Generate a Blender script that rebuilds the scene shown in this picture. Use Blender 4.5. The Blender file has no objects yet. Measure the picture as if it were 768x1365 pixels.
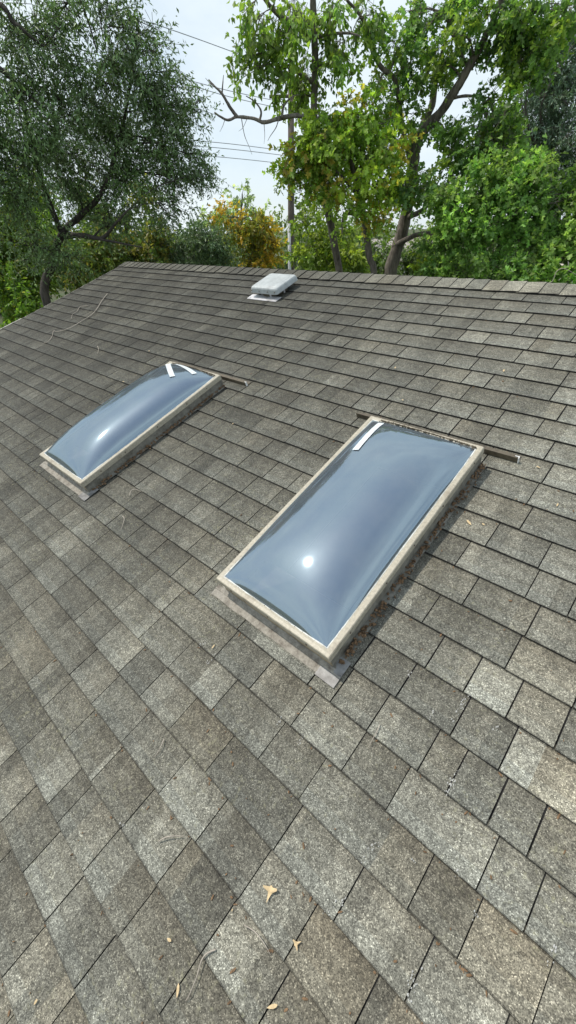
import bpy, bmesh, math, random
import numpy as np
from mathutils import Vector, Matrix, noise
PI = math.pi
rnd = random.Random(7)
SC = bpy.context.scene
COL = SC.collection
E_ = 0.143                                   # shingle exposure in metres; roof units below are exposures
SL = math.radians(18.43)
cS, sS = math.cos(SL), math.sin(SL)
F = 555.24                                   # focal length in photo pixels (768 x 1365)
CAMROOF = (7.677, -21.497, 10.592)
MC = np.array([[0.73812, 0.63196, -0.23624], [0.36666, -0.66969, -0.64582], [-0.56634, 0.39007, -0.72602]])

def rw(u, v, w=0.0):                          # roof units -> world
    return Vector((u * E_, (v * cS - w * sS) * E_, (v * sS + w * cS) * E_))
def rdir(u, v, w):
    return Vector((u, v * cS - w * sS, v * sS + w * cS))
CAM = rw(*CAMROOF)
def roof_ray(px, py):
    d = np.array([(px - 384) / F, (py - 682.5) / F, 1.0])
    return MC.T @ d
def on_roof(px, py, h=0.0):                   # photo pixel -> roof coordinates at height h
    d = roof_ray(px, py)
    t = (h - CAMROOF[2]) / d[2]
    return CAMROOF[0] + d[0] * t, CAMROOF[1] + d[1] * t
FWD = rdir(*MC[2]); FWD.z = 0; FWD.normalize()
def at(px, py, D):                            # point at horizontal forward distance D
    d = roof_ray(px, py)
    w = rdir(*d)
    k = D / (w.x * FWD.x + w.y * FWD.y)
    return CAM + w * k
GROUND = -4.4

# ---------------------------------------------------------------- helpers
def link(name, me, mats=(), parent=None):
    o = bpy.data.objects.new(name, me)
    COL.objects.link(o)
    for m in mats:
        me.materials.append(m)
    if parent: o.parent = parent
    return o
def bobj(name, bm, mats, parent=None, smooth=False):
    me = bpy.data.meshes.new(name)
    bm.normal_update(); bm.to_mesh(me); bm.free()
    if smooth:
        me.polygons.foreach_set('use_smooth', [True] * len(me.polygons))
    if not isinstance(mats, (list, tuple)): mats = [mats]
    return link(name, me, mats, parent)
def tag(o, label=None, cat=None, group=None, kind=None):
    if label: o['label'] = label
    if cat: o['category'] = cat
    if group: o['group'] = group
    if kind: o['kind'] = kind
    return o
def empty(name, loc=(0, 0, 0), rot=(0, 0, 0)):
    o = bpy.data.objects.new(name, None); COL.objects.link(o)
    o.location = loc; o.rotation_euler = rot; o.empty_display_size = .2
    return o
def box(bm, x0, x1, y0, y1, z0, z1, mi=0, M=None):
    P = [(x0, y0, z0), (x1, y0, z0), (x1, y1, z0), (x0, y1, z0), (x0, y0, z1), (x1, y0, z1), (x1, y1, z1), (x0, y1, z1)]
    vs = [bm.verts.new(M @ Vector(p) if M else p) for p in P]
    fs = []
    for f in ((0, 3, 2, 1), (4, 5, 6, 7), (0, 1, 5, 4), (1, 2, 6, 5), (2, 3, 7, 6), (3, 0, 4, 7)):
        q = bm.faces.new([vs[i] for i in f]); q.material_index = mi; fs.append(q)
    return vs, fs
def tube(bm, pts, rad, n=7, cap=True, jit=0.0):
    rings = []
    pts = [Vector(p) for p in pts]
    N = len(pts)
    ref = None
    for i, p in enumerate(pts):
        t = (pts[min(i + 1, N - 1)] - pts[max(i - 1, 0)])
        if t.length < 1e-9: t = Vector((0, 0, 1))
        t.normalize()
        if ref is None:
            ref = t.orthogonal().normalized()
        a = (ref - t * ref.dot(t))
        if a.length < 1e-6: a = t.orthogonal()
        a.normalize(); ref = a
        b = t.cross(a)
        r = rad[i] if hasattr(rad, '__len__') else rad
        ring = []
        for k in range(n):
            an = 2 * PI * k / n
            rr = r * (1 + (jit * noise.noise(Vector((k * 1.7, i * .6, p.x))) if jit else 0))
            ring.append(bm.verts.new(p + (a * math.cos(an) + b * math.sin(an)) * rr))
        rings.append(ring)
    for i in range(N - 1):
        for k in range(n):
            bm.faces.new((rings[i][k], rings[i][(k + 1) % n], rings[i + 1][(k + 1) % n], rings[i + 1][k]))
    if cap:
        bm.faces.new(list(reversed(rings[0]))); bm.faces.new(rings[-1])
def smooth_path(pts, rad, sub=5):
    out, ro = [], []
    n = len(pts)
    for i in range(n - 1):
        p0 = pts[max(i - 1, 0)]; p1 = pts[i]; p2 = pts[i + 1]; p3 = pts[min(i + 2, n - 1)]
        for k in range(sub):
            t = k / sub
            q = 0.5 * ((2 * p1) + (p2 - p0) * t + (2 * p0 - 5 * p1 + 4 * p2 - p3) * t * t + (3 * p1 - p0 - 3 * p2 + p3) * t ** 3)
            out.append(q); ro.append(rad[i] + (rad[i + 1] - rad[i]) * t)
    out.append(pts[-1]); ro.append(rad[-1])
    return out, ro

# ---------------------------------------------------------------- materials
def mat(name):
    m = bpy.data.materials.new(name); m.use_nodes = True
    nt = m.node_tree
    b = nt.nodes['Principled BSDF']
    return m, nt, b
def nn(nt, t, **kw):
    n = nt.nodes.new(t)
    for k, v in kw.items():
        if k in n.inputs.keys(): n.inputs[k].default_value = v
        else: setattr(n, k, v)
    return n
def mixc(nt, fac, a, b, mode='MIX'):
    n = nt.nodes.new('ShaderNodeMix'); n.data_type = 'RGBA'; n.blend_type = mode
    for s, val in ((n.inputs[0], fac), (n.inputs[6], a), (n.inputs[7], b)):
        if hasattr(val, 'is_linked') or isinstance(val, bpy.types.NodeSocket): nt.links.new(val, s)
        elif isinstance(val, (tuple, list)): s.default_value = (*val[:3], 1)
        else: s.default_value = val
    return n.outputs[2]
def ramp(nt, fac, stops, const=False):
    n = nt.nodes.new('ShaderNodeValToRGB')
    if const: n.color_ramp.interpolation = 'CONSTANT'
    els = n.color_ramp.elements
    els[0].position = stops[0][0]; els[0].color = (*stops[0][1], 1)
    els[1].position = stops[1][0]; els[1].color = (*stops[1][1], 1)
    for p, c in stops[2:]:
        e = els.new(p); e.color = (*c, 1)
    nt.links.new(fac, n.inputs[0])
    return n.outputs[0]
def objco(nt):
    return nt.nodes.new('ShaderNodeTexCoord').outputs['Object']
def noi(nt, co, scale, detail=3, rough=.55, out='Fac'):
    n = nn(nt, 'ShaderNodeTexNoise'); n.inputs['Scale'].default_value = scale
    n.inputs['Detail'].default_value = detail; n.inputs['Roughness'].default_value = rough
    nt.links.new(co, n.inputs['Vector'])
    return n.outputs[out]
def bump(nt, b, h, strength, dist):
    n = nn(nt, 'ShaderNodeBump'); n.inputs['Strength'].default_value = strength; n.inputs['Distance'].default_value = dist
    nt.links.new(h, n.inputs['Height']); nt.links.new(n.outputs[0], b.inputs['Normal'])
def G(x): return (x, x, x)

def shingle_mat():
    m, nt, b = mat('asphalt_granules')
    co = objco(nt)
    att = nn(nt, 'ShaderNodeAttribute'); att.attribute_name = 'Col'
    # granules: small cells of dark, mid and pale stone
    vo = nn(nt, 'ShaderNodeTexVoronoi'); vo.inputs['Scale'].default_value = 430; nt.links.new(co, vo.inputs['Vector'])
    sep = nn(nt, 'ShaderNodeSeparateColor'); nt.links.new(vo.outputs['Color'], sep.inputs[0])
    g1 = ramp(nt, sep.outputs[0], [(0, G(.45)), (.26, G(.76)), (.62, G(1.02)), (.88, G(1.4)), (.95, G(1.95))], True)
    vo2 = nn(nt, 'ShaderNodeTexVoronoi'); vo2.inputs['Scale'].default_value = 150; nt.links.new(co, vo2.inputs['Vector'])
    sep2 = nn(nt, 'ShaderNodeSeparateColor'); nt.links.new(vo2.outputs['Color'], sep2.inputs[0])
    g2 = ramp(nt, sep2.outputs[1], [(0, G(.74)), (1, G(1.28))])
    n1 = ramp(nt, noi(nt, co, 26, 5, .7), [(.25, G(.68)), (.75, G(1.34))])
    n2 = ramp(nt, noi(nt, co, 4.2, 5, .62), [(.3, G(.80)), (.72, G(1.2))])
    n3 = ramp(nt, noi(nt, co, .75, 3, .6), [(.35, G(.86)), (.65, G(1.12))])
    c = mixc(nt, 1.0, att.outputs['Color'], g1, 'MULTIPLY')
    for q in (g2, n1, n2, n3): c = mixc(nt, 1.0, c, q, 'MULTIPLY')
    # greenish yellow lichen dust
    li = ramp(nt, noi(nt, co, 62, 4, .75), [(.56, G(0)), (.72, G(.6))])
    lm = ramp(nt, noi(nt, co, 2.3, 4, .65), [(.42, G(0)), (.62, G(1))])
    lf = nn(nt, 'ShaderNodeMath', operation='MULTIPLY'); nt.links.new(li, lf.inputs[0]); nt.links.new(lm, lf.inputs[1])
    c = mixc(nt, lf.outputs[0], c, (.36, .35, .22))
    # slow streaks of dark algae running down the slope
    mp = nn(nt, 'ShaderNodeMapping'); mp.inputs['Scale'].default_value = (1.6, .28, 1); nt.links.new(co, mp.inputs[0])
    al = ramp(nt, noi(nt, mp.outputs[0], 1.5, 5, .65), [(.40, G(1.06)), (.66, G(.74))])
    c = mixc(nt, 1.0, c, al, 'MULTIPLY')
    nt.links.new(c, b.inputs['Base Color'])
    b.inputs['Roughness'].default_value = .86
    b.inputs['Specular IOR Level'].default_value = .35
    hs = nn(nt, 'ShaderNodeMath', operation='ADD'); nt.links.new(sep.outputs[1], hs.inputs[0]); nt.links.new(noi(nt, co, 90, 3), hs.inputs[1])
    bump(nt, b, hs.outputs[0], .55, .0016)
    return m
def simple_mat(name, col, rough=.7, nscale=20, var=.25, metal=0.0, bumpd=0.0, spec=.4, detail=4):
    m, nt, b = mat(name)
    co = objco(nt)
    f = noi(nt, co, nscale, detail, .62)
    lo = tuple(c * (1 - var) for c in col); hi = tuple(min(1, c * (1 + var)) for c in col)
    nt.links.new(ramp(nt, f, [(.28, lo), (.72, hi)]), b.inputs['Base Color'])
    b.inputs['Roughness'].default_value = rough; b.inputs['Metallic'].default_value = metal
    b.inputs['Specular IOR Level'].default_value = spec
    if bumpd: bump(nt, b, f, .6, bumpd)
    return m
def grimy_mat(name, base, dirt, rough=.55, metal=0.0, sc=9, lo=.45, hi=.62, sc2=55, bumpd=.0008):
    m, nt, b = mat(name)
    co = objco(nt)
    a = ramp(nt, noi(nt, co, sc, 6, .7), [(lo, G(0)), (hi, G(1))])
    f2 = noi(nt, co, sc2, 4, .6)
    c = mixc(nt, a, base, dirt)
    c = mixc(nt, 1.0, c, ramp(nt, f2, [(.3, G(.78)), (.7, G(1.18))]), 'MULTIPLY')
    nt.links.new(c, b.inputs['Base Color'])
    b.inputs['Roughness'].default_value = rough; b.inputs['Metallic'].default_value = metal
    bump(nt, b, f2, .5, bumpd)
    return m
M_SH = shingle_mat()
M_EDGE = simple_mat('asphalt_edge', (.022, .021, .02), .95, 80, .4)
M_DECK = simple_mat('roof_underlay', (.018, .018, .018), .95, 60, .3)
M_RIM = grimy_mat('weathered_tan_aluminium', (.41, .375, .295), (.25, .21, .155), .5, 0, 14, .52, .80, 90)
M_CAULK = grimy_mat('white_sealant', (.66, .66, .62), (.33, .31, .27), .7, 0, 25, .5, .7)
M_SMEAR = simple_mat('chalky_smear', (.36, .36, .34), .8, 60, .3)
M_CURB = grimy_mat('stained_curb_wood', (.44, .35, .23), (.13, .10, .07), .85, 0, 16, .48, .7, 50, .002)
M_GALV = grimy_mat('galvanised_flashing', (.24, .24, .235), (.13, .125, .12), .5, .1, 13, .42, .6)
M_APRON = grimy_mat('caked_apron', (.30, .28, .24), (.15, .13, .105), .75, .1, 22, .45, .65, 80, .002)
M_STEP = grimy_mat('dull_step_flashing', (.25, .24, .205), (.14, .13, .105), .7, .2, 12)
M_BROWN = grimy_mat('bronze_strip', (.12, .10, .07), (.07, .056, .04), .5, .2, 12)
M_WHITE = simple_mat('white_paint', (.72, .72, .70), .5, 30, .08)
M_TAPE = grimy_mat('white_tape', (.68, .73, .75), (.50, .56, .60), .55, 0, 25, .45, .7, 80, .0003)
M_VENT = grimy_mat('vent_grey_white', (.40, .43, .43), (.31, .33, .33), .45, 0, 8, .5, .75, 14)
M_FLANGE = grimy_mat('vent_flange', (.62, .62, .64), (.30, .29, .28), .5, .2, 14, .5, .66)
M_BAND = simple_mat('band_brown', (.50, .41, .38), .8, 6, .12)
M_SHAFT = simple_mat('shaft_paint', (.42, .37, .35), .8, 8, .12)
M_ROOM_DARK = simple_mat('painted_room_dimness', (.030, .036, .048), .9, 3, .3)
M_DEBRIS = simple_mat('leaf_litter', (.10, .085, .06), .95, 130, .7)
M_LITTER = simple_mat('brown_litter', (.16, .10, .055), .9, 70, .7)
M_SCREW = simple_mat('screw_steel', (.13, .11, .09), .5, 60, .3, .6)
M_DRYLEAF = simple_mat('dry_leaf', (.55, .42, .24), .7, 60, .28)
M_TWIG = simple_mat('pale_twig', (.36, .32, .27), .8, 50, .3)
M_BARK = None
def bark(name, a, b_, sc=9):
    m, nt, b = mat(name)
    co = objco(nt)
    mp = nn(nt, 'ShaderNodeMapping'); mp.inputs['Scale'].default_value = (1, 1, .22); nt.links.new(co, mp.inputs[0])
    f = noi(nt, mp.outputs[0], sc * 2.4, 6, .68)
    c = ramp(nt, f, [(.32, b_), (.62, a)])
    c2 = mixc(nt, 1.0, c, ramp(nt, noi(nt, co, 2.2, 4), [(.35, G(.7)), (.65, G(1.25))]), 'MULTIPLY')
    nt.links.new(c2, b.inputs['Base Color']); b.inputs['Roughness'].default_value = .9
    bump(nt, b, f, .9, .03)
    return m
M_BARKD = bark('dark_oak_bark', (.075, .065, .055), (.02, .018, .015))
M_BARKG = bark('grey_bark', (.20, .175, .145), (.06, .05, .042))
M_BARKP = bark('pale_dead_bark', (.27, .245, .215), (.12, .105, .09))
M_POLE = bark('pole_wood', (.13, .105, .085), (.06, .05, .042), 5)
def leaf_mat(name, trans=.48, gloss=.5):
    m, nt, b = mat(name)
    att = nn(nt, 'ShaderNodeAttribute'); att.attribute_name = 'Col'
    nt.links.new(att.outputs['Color'], b.inputs['Base Color'])
    b.inputs['Roughness'].default_value = .5; b.inputs['Specular IOR Level'].default_value = gloss
    tr = nn(nt, 'ShaderNodeBsdfTranslucent')
    tc = mixc(nt, 1.0, att.outputs['Color'], (1.42, 1.5, .8), 'MULTIPLY')
    nt.links.new(tc, tr.inputs['Color'])
    mx = nn(nt, 'ShaderNodeMixShader'); mx.inputs[0].default_value = trans
    nt.links.new(b.outputs[0], mx.inputs[1]); nt.links.new(tr.outputs[0], mx.inputs[2])
    nt.links.new(mx.outputs[0], nt.nodes['Material Output'].inputs[0])
    return m
M_LEAF = leaf_mat('leaf')
M_LEAF_D = leaf_mat('tough_leaf', .22, .55)

def dome_mat():
    m, nt, b = mat('tinted_acrylic')
    co = objco(nt)
    out = nt.nodes['Material Output']
    # tinted see-through acrylic with a dusty film and a glossy face; reflected sky blue put into both colours
    tr = nn(nt, 'ShaderNodeBsdfTransparent'); tr.inputs[0].default_value = (.62, .63, .66, 1)
    di = nn(nt, 'ShaderNodeBsdfDiffuse')
    dust = ramp(nt, noi(nt, co, 6, 6, .7), [(.35, (.15, .18, .225)), (.75, (.24, .26, .28))])
    nt.links.new(dust, di.inputs[0])
    m1 = nn(nt, 'ShaderNodeMixShader'); m1.inputs[0].default_value = .46
    nt.links.new(tr.outputs[0], m1.inputs[1]); nt.links.new(di.outputs[0], m1.inputs[2])
    gl = nn(nt, 'ShaderNodeBsdfGlossy'); gl.inputs['Color'].default_value = (.68, .87, 1, 1)
    rg = ramp(nt, noi(nt, co, 9, 5, .7), [(.35, G(.33)), (.7, G(.42))]); nt.links.new(rg, gl.inputs['Roughness'])
    g2 = nn(nt, 'ShaderNodeBsdfGlossy'); g2.inputs['Color'].default_value = (.68, .87, 1, 1); g2.inputs['Roughness'].default_value = .045
    mg = nn(nt, 'ShaderNodeMixShader'); mg.inputs[0].default_value = .955
    nt.links.new(gl.outputs[0], mg.inputs[1]); nt.links.new(g2.outputs[0], mg.inputs[2])
    fr = nn(nt, 'ShaderNodeFresnel'); fr.inputs[0].default_value = 3.7
    m2 = nn(nt, 'ShaderNodeMixShader'); nt.links.new(fr.outputs[0], m2.inputs[0])
    nt.links.new(m1.outputs[0], m2.inputs[1]); nt.links.new(mg.outputs[0], m2.inputs[2])
    nt.links.new(m2.outputs[0], out.inputs[0])
    return m
M_DOME = dome_mat()

# ---------------------------------------------------------------- world, sun, camera
SUN = rdir(-.42, .12, .90).normalized()
world = bpy.data.worlds.new('World'); SC.world = world; world.use_nodes = True
wt = world.node_tree
bg = wt.nodes['Background']
sky = wt.nodes.new('ShaderNodeTexSky'); sky.sky_type = 'NISHITA'; sky.sun_disc = False
sky.sun_elevation = math.asin(SUN.z); sky.sun_rotation = math.atan2(SUN.x, SUN.y)
sky.air_density = 1.0; sky.dust_density = 1.0; sky.ozone_density = 1.5
tc = wt.nodes.new('ShaderNodeTexCoord')
mp = wt.nodes.new('ShaderNodeMapping'); mp.inputs['Scale'].default_value = (1, 1, 2.2)
wt.links.new(tc.outputs['Generated'], mp.inputs[0])
cl = noi(wt, mp.outputs[0], 1.7, 7, .58)
cr = ramp(wt, cl, [(.34, G(.62)), (.56, G(1))])
cb = ramp(wt, noi(wt, mp.outputs[0], 3.1, 6, .6), [(.3, (4.9, 5.7, 6.3)), (.7, (6.0, 6.6, 6.9))])
sepw = nn(wt, 'ShaderNodeSeparateXYZ'); wt.links.new(tc.outputs['Generated'], sepw.inputs[0])
hi_ = ramp(wt, sepw.outputs[2], [(.80, G(1)), (.965, G(.34))])      # clouds thin out towards the zenith
cf = mixc(wt, 1.0, cr, hi_, 'MULTIPLY')
mixw = mixc(wt, cf, sky.outputs[0], cb)
wt.links.new(mixw, bg.inputs[0])
bg.inputs[1].default_value = .095
sd = bpy.data.lights.new('sun', 'SUN'); sd.energy = 2.1; sd.angle = math.radians(1.3); sd.color = (1, .93, .83)
so = bpy.data.objects.new('sun', sd); COL.objects.link(so)
so.rotation_euler = SUN.to_track_quat('Z', 'Y').to_euler()
cd = bpy.data.cameras.new('camera'); co_ = bpy.data.objects.new('camera', cd); COL.objects.link(co_)
X = rdir(*MC[0]); Yd = rdir(*MC[1]); Zf = rdir(*MC[2])
mw = Matrix(((X.x, -Yd.x, -Zf.x, CAM.x), (X.y, -Yd.y, -Zf.y, CAM.y), (X.z, -Yd.z, -Zf.z, CAM.z), (0, 0, 0, 1)))
co_.matrix_world = mw
cd.sensor_fit = 'VERTICAL'; cd.sensor_height = 36; cd.lens = F / 1365 * 36
cd.clip_start = .05; cd.clip_end = 2000
SC.camera = co_
SC.view_settings.view_transform = 'Standard'; SC.view_settings.look = 'None'
SC.view_settings.exposure = 0.72; SC.view_settings.gamma = 1

# ---------------------------------------------------------------- house and roof
ROOF_L, ROOF_R, ROOF_B, RIDGE = -38.4, 46.0, -47.0, 1.877
RAKE = [(1.9, -38.0), (-4.5, -38.2), (-10, -38.65), (-12.3, -39.0), (-47, -39.6)]
def rake_u(v):
    for (v0, u0), (v1, u1) in zip(RAKE, RAKE[1:]):
        if v <= v0 and v >= v1: return u0 + (u1 - u0) * (v0 - v) / (v0 - v1)
    return RAKE[0][1] if v > 0 else RAKE[-1][1]
HOLES = [(-.204 + .16, 4.036 - .16, -19.35 + .15, -11.0 - .15), (-13.495 + .16, -9.155 - .16, -19.40 + .15, -10.91 - .15)]
house = empty('house', rw(0, RIDGE, 0) + Vector((0, 0, 0)))
tag(house, 'house whose weathered grey brown asphalt shingle roof fills the foreground', 'house')
rootM = Matrix.Translation(-house.location) @ Matrix.Rotation(SL, 4, 'X')   # roof metres -> house local
def place_on_roof(o):
    o.parent = house
    o.matrix_local = rootM

JO = {1: (0, 1110), 2: (256, 1110), 3: (512, 1110), 4: (0, 860), 5: (256, 860), 6: (512, 860), 7: (0, 610), 8: (160, 500)}
JT = {
 1: [(155,95),(395,90),(250,280),(80,500),(715,95),(550,320),(365,545),(250,715),(700,640),(10,110)],
 2: [(245,180),(100,390),(430,410),(625,250),(335,650),(705,660)],
 3: [(410,130),(345,380),(145,540),(160,170),(610,40),(600,280),(650,590)],
 4: [(330,75),(155,115),(15,95),(220,210),(420,185),(50,235),(310,335),(125,385),(25,465),(250,580),(65,650),(520,70),(610,155),(540,335),(420,490),(290,650),(735,275),(700,520),(710,55),(550,660)],
 5: [(120,20),(290,105),(120,215),(475,145),(440,265),(320,385),(480,540),(640,440),(110,440),(90,690),(735,310),(400,710),(610,150)],
 6: [(190,50),(355,120),(95,135),(520,220),(320,260),(495,420),(175,430),(10,220),(765,220),(65,560),(300,490),(465,600),(625,710)],
 7: [(80,90),(140,140),(20,125),(100,235),(205,225),(145,265),(275,225),(200,320),(320,265),(395,330),(270,385),(85,360),(25,320),(160,435),(335,450),(470,400),(245,520),(400,500),(480,590),(335,625),(65,505),(30,425),(125,590),(220,700),(580,505),(690,580),(595,690),(40,680),(415,720),(412,217),(450,255),(515,180),(500,60),(620,25),(585,245),(660,155),(535,320),(615,380),(685,290),(715,450)],
 8: [(390,150),(510,120),(340,210),(290,250),(540,205),(400,290),(215,305),(650,150),(580,90),(690,110),(500,250),(585,290),(700,235),(495,345),(400,390),(300,345),(145,365),(600,385),(710,415),(630,480),(520,440),(430,505),(345,445),(240,425),(185,490),(290,540),(115,560),(530,570),(410,615),(205,610),(300,680),(50,640),(140,710),(410,740)],
}
joints = {}
for k, L in JT.items():
    ox, oy = JO[k]
    for x, y in L:
        u, v = on_roof(ox + x / 3, oy + y / 3)
        n = math.floor(-v) + 1      # course n spans v from -n to -n+1
        joints.setdefault(n, []).append(u)
MARKS = [(658,910,1.75,0),(694,947,1.7,0),(738,953,1.4,.5),(698,1023,1.85,0),(745,1047,1.45,.8),(745,900,1.4,.6),(283,913,1.45,0),(262,1073,1.4,0),
 (185,883,1.5,.2),(195,910,.75,0),(66,1047,1.3,0),(90,1057,.8,.2),(113,1017,.85,.5),(67,1207,1.3,0),(702,1327,.85,1),(655,1277,1.2,.9),(589,1210,.85,.6),(469,1297,.95,1),
 (227,803,1.6,.4),(160,850,1.4,.1),(530,900,.8,0),(365,930,.85,.6),(385,1010,.85,.2),(195,1170,.9,.5),(560,1160,1.1,.6),(610,960,.85,.1),(735,840,1.35,.3),(700,560,1.2,0),
 (80,525,1.35,.1),(430,470,1.1,0),(745,470,1.3,.1),(700,430,1.3,.2),(40,1120,.9,.2),(410,1140,.95,0),(500,1080,.9,0)]
marks = {}
for px, py, t, w in MARKS:
    u, v = on_roof(px, py); marks.setdefault(math.floor(-v) + 1, []).append((u, t, w))

GREY = np.array((.155, .157, .134)); BRN = np.array((.163, .153, .119))
def tone_rgb(u, v, f=None, wm=None, r=rnd):
    big = noise.noise(Vector((u * .06, v * .11, 3.1)))
    if f is None:
        f = math.exp(r.gauss(0, .13)); wm = max(0, min(1, r.gauss(.22, .26)))
        if r.random() < .06: f *= 1.3
    f *= 1 + .10 * big
    # the right side of the slope is paler, the left darker, most towards the top
    f *= 1 - .36 * max(0, min(1, (2 - u) / 16)) * max(0, min(1, (v + 23) / 9)); lr = max(-1, min(1, (u + 4) / 10.0)); f *= 1 + .24 * lr; wm *= .75 + .35 * lr
    c = (GREY * (1 - wm) + BRN * wm) * f
    return (*c, 1)

def sub_rects(r, holes):
    rs = [r]
    for h in holes:
        nx = []
        for (a, b, c, d) in rs:
            if b <= h[0] or a >= h[1] or d <= h[2] or c >= h[3]: nx.append((a, b, c, d)); continue
            if a < h[0]: nx.append((a, h[0], c, d))
            if b > h[1]: nx.append((h[1], b, c, d))
            a2, b2 = max(a, h[0]), min(b, h[1])
            if c < h[2]: nx.append((a2, b2, c, h[2]))
            if d > h[3]: nx.append((a2, b2, h[3], d))
        rs = nx
    return rs
V, FA, FM, CC = [], [], [], []
def addq(pts, mi, col):
    i = len(V)
    V.extend([(p[0] * E_, p[1] * E_, p[2] * E_) for p in pts]); FA.append(tuple(range(i, i + len(pts)))); FM.append(mi); CC.extend([col] * len(pts))
TH = .052
for n in range(-0, 47):
    v0, v1 = -float(n), -float(n) + 1.12
    if n == 0: v1 = 1.2
    L, R_ = rake_u(v0), ROOF_R
    if n > 30: R_ = 30
    js = sorted(joints.get(n, []))
    # fill the spaces between the recorded joints
    allj = []
    pts = [L - .1] + js + [R_]
    for a, b in zip(pts, pts[1:]):
        if allj and a - allj[-1] < .45: pass
        else: allj.append(a)
        recorded = (a != pts[0] and b != pts[-1])
        lim = 3.0 if recorded else 0
        x = a
        while b - x > max(lim, 1.0):
            rem = b - x
            st = rnd.choice([1.0, 1.25, 1.5, 1.75, 1.9, 2.2]) * (.9 + .2 * rnd.random())
            if rem - st < .6: break
            x += st; allj.append(x)
            if lim and b - x < 2.6: break
    allj.append(R_)
    allj = sorted(allj)
    wave = rnd.random() * 50
    def wob(u): return .020 * noise.noise(Vector((u * .35, wave, 0))) + .008 * noise.noise(Vector((u * 2.1, wave, 5)))
    for a, b in zip(allj, allj[1:]):
        if b - a < .12: continue
        lift = rnd.uniform(0, .016); dv = rnd.gauss(0, .007)
        gap = rnd.uniform(.007, .015) + (.011 if n < 12 else .005 if n < 21 else 0)
        a2, b2 = max(a + gap, L), b - gap
        if b2 - a2 < .1: continue
        cuts = [a2]
        w_ = b2 - a2
        k = 1 if (w_ < .8 or rnd.random() < .2) else (2 if rnd.random() < .62 else 3)
        cs = sorted(rnd.uniform(.2, .8) for _ in range(k - 1))
        cuts += [a2 + c * w_ for c in cs]
        for (mu, t, wm) in marks.get(n, []):       # a noted patch gets its own blend section
            if a2 < mu < b2:
                cuts = [a2] + ([mu + .42] if mu + .5 < b2 and w_ > 1.4 else []) + ([mu - .42] if mu - .5 > a2 and w_ > 1.4 else [])
        cuts = sorted(cuts) + [b2]
        base = (None, None)
        bf = math.exp(rnd.gauss(0, .065)); bw = max(0, min(1, rnd.gauss(.1 + .25 * max(0, min(1, (-v0 - 14) / 12)), .14)))
        def hh(v, lift=lift): return (TH + lift) * (1 - (v - v0) / (1.12)) + .004
        for c0, c1 in zip(cuts, cuts[1:]):
            f = bf * math.exp(rnd.gauss(0, .135)); wm = max(0, min(1, bw + rnd.gauss(0, .15)))
            if rnd.random() < .04: f *= 1.22
            for (mu, t, w2) in marks.get(n, []):
                if c0 <= mu <= c1: f, wm = t, w2
            colr = tone_rgb((c0 + c1) / 2, v0, f, wm)
            ns = max(1, int((c1 - c0) / .5))
            for s in range(ns):
                d0 = c0 + (c1 - c0) * s / ns; d1 = c0 + (c1 - c0) * (s + 1) / ns
                for (x0, x1, y0, y1) in sub_rects((d0, d1, v0 - .05, v1), HOLES):
                    yb0 = v0 + dv + wob(x0) if y0 < v0 else y0
                    yb1 = v0 + dv + wob(x1) if y0 < v0 else y0
                    ys = sorted({min(max(q, max(yb0, yb1)), y1) for q in (yb0 + .022, v0 + .30, v0 + .72, v0 + .972)})
                    ys = [q for q in ys if q > max(yb0, yb1) + .004 and q < y1 - .002]
                    lo_ = [(x0, yb0), (x1, yb1)]
                    for q in ys + [y1]:
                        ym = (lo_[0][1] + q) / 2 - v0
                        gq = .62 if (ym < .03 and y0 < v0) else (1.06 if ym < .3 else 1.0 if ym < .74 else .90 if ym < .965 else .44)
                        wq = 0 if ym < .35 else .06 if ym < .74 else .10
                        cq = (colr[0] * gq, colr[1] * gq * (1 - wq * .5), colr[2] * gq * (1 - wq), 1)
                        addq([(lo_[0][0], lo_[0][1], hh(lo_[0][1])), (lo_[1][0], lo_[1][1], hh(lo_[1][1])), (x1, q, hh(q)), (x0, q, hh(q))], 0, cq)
                        lo_ = [(x0, q), (x1, q)]
                    if y0 < v0:
                        addq([(x0, yb0 + .012, -.002), (x1, yb1 + .012, -.002), (x1, yb1, hh(yb1)), (x0, yb0, hh(yb0))], 1, colr)
            dark = (.03, .03, .03, 1)
        if not any(h[0] < a2 < h[1] and v0 + .5 > h[2] and v0 + .5 < h[3] for h in HOLES):
            addq([(a2, v0, hh(v0)), (a2, v1, hh(v1)), (a2, v1, -.002), (a2, v0, -.002)], 1, colr)
        if not any(h[0] < b2 < h[1] and v0 + .5 > h[2] and v0 + .5 < h[3] for h in HOLES):
            addq([(b2, v1, hh(v1)), (b2, v0, hh(v0)), (b2, v0, -.002), (b2, v1, -.002)], 1, colr)
me = bpy.data.meshes.new('roof')
me.from_pydata(V, [], FA); me.polygons.foreach_set('material_index', FM)
ca = me.color_attributes.new('Col', 'FLOAT_COLOR', 'CORNER')
ca.data.foreach_set('color', np.array(CC, dtype=np.float32).ravel())
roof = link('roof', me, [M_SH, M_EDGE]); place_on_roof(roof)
# deck under the shingles with the two skylight openings
bm = bmesh.new()
for (a, b, c, d) in sub_rects((ROOF_L + .2, ROOF_R - .1, ROOF_B + .2, RIDGE), HOLES):
    box(bm, a * E_, b * E_, c * E_, d * E_, -.03, -.0012)
o = bobj('roof_deck', bm, M_DECK); place_on_roof(o)
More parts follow.
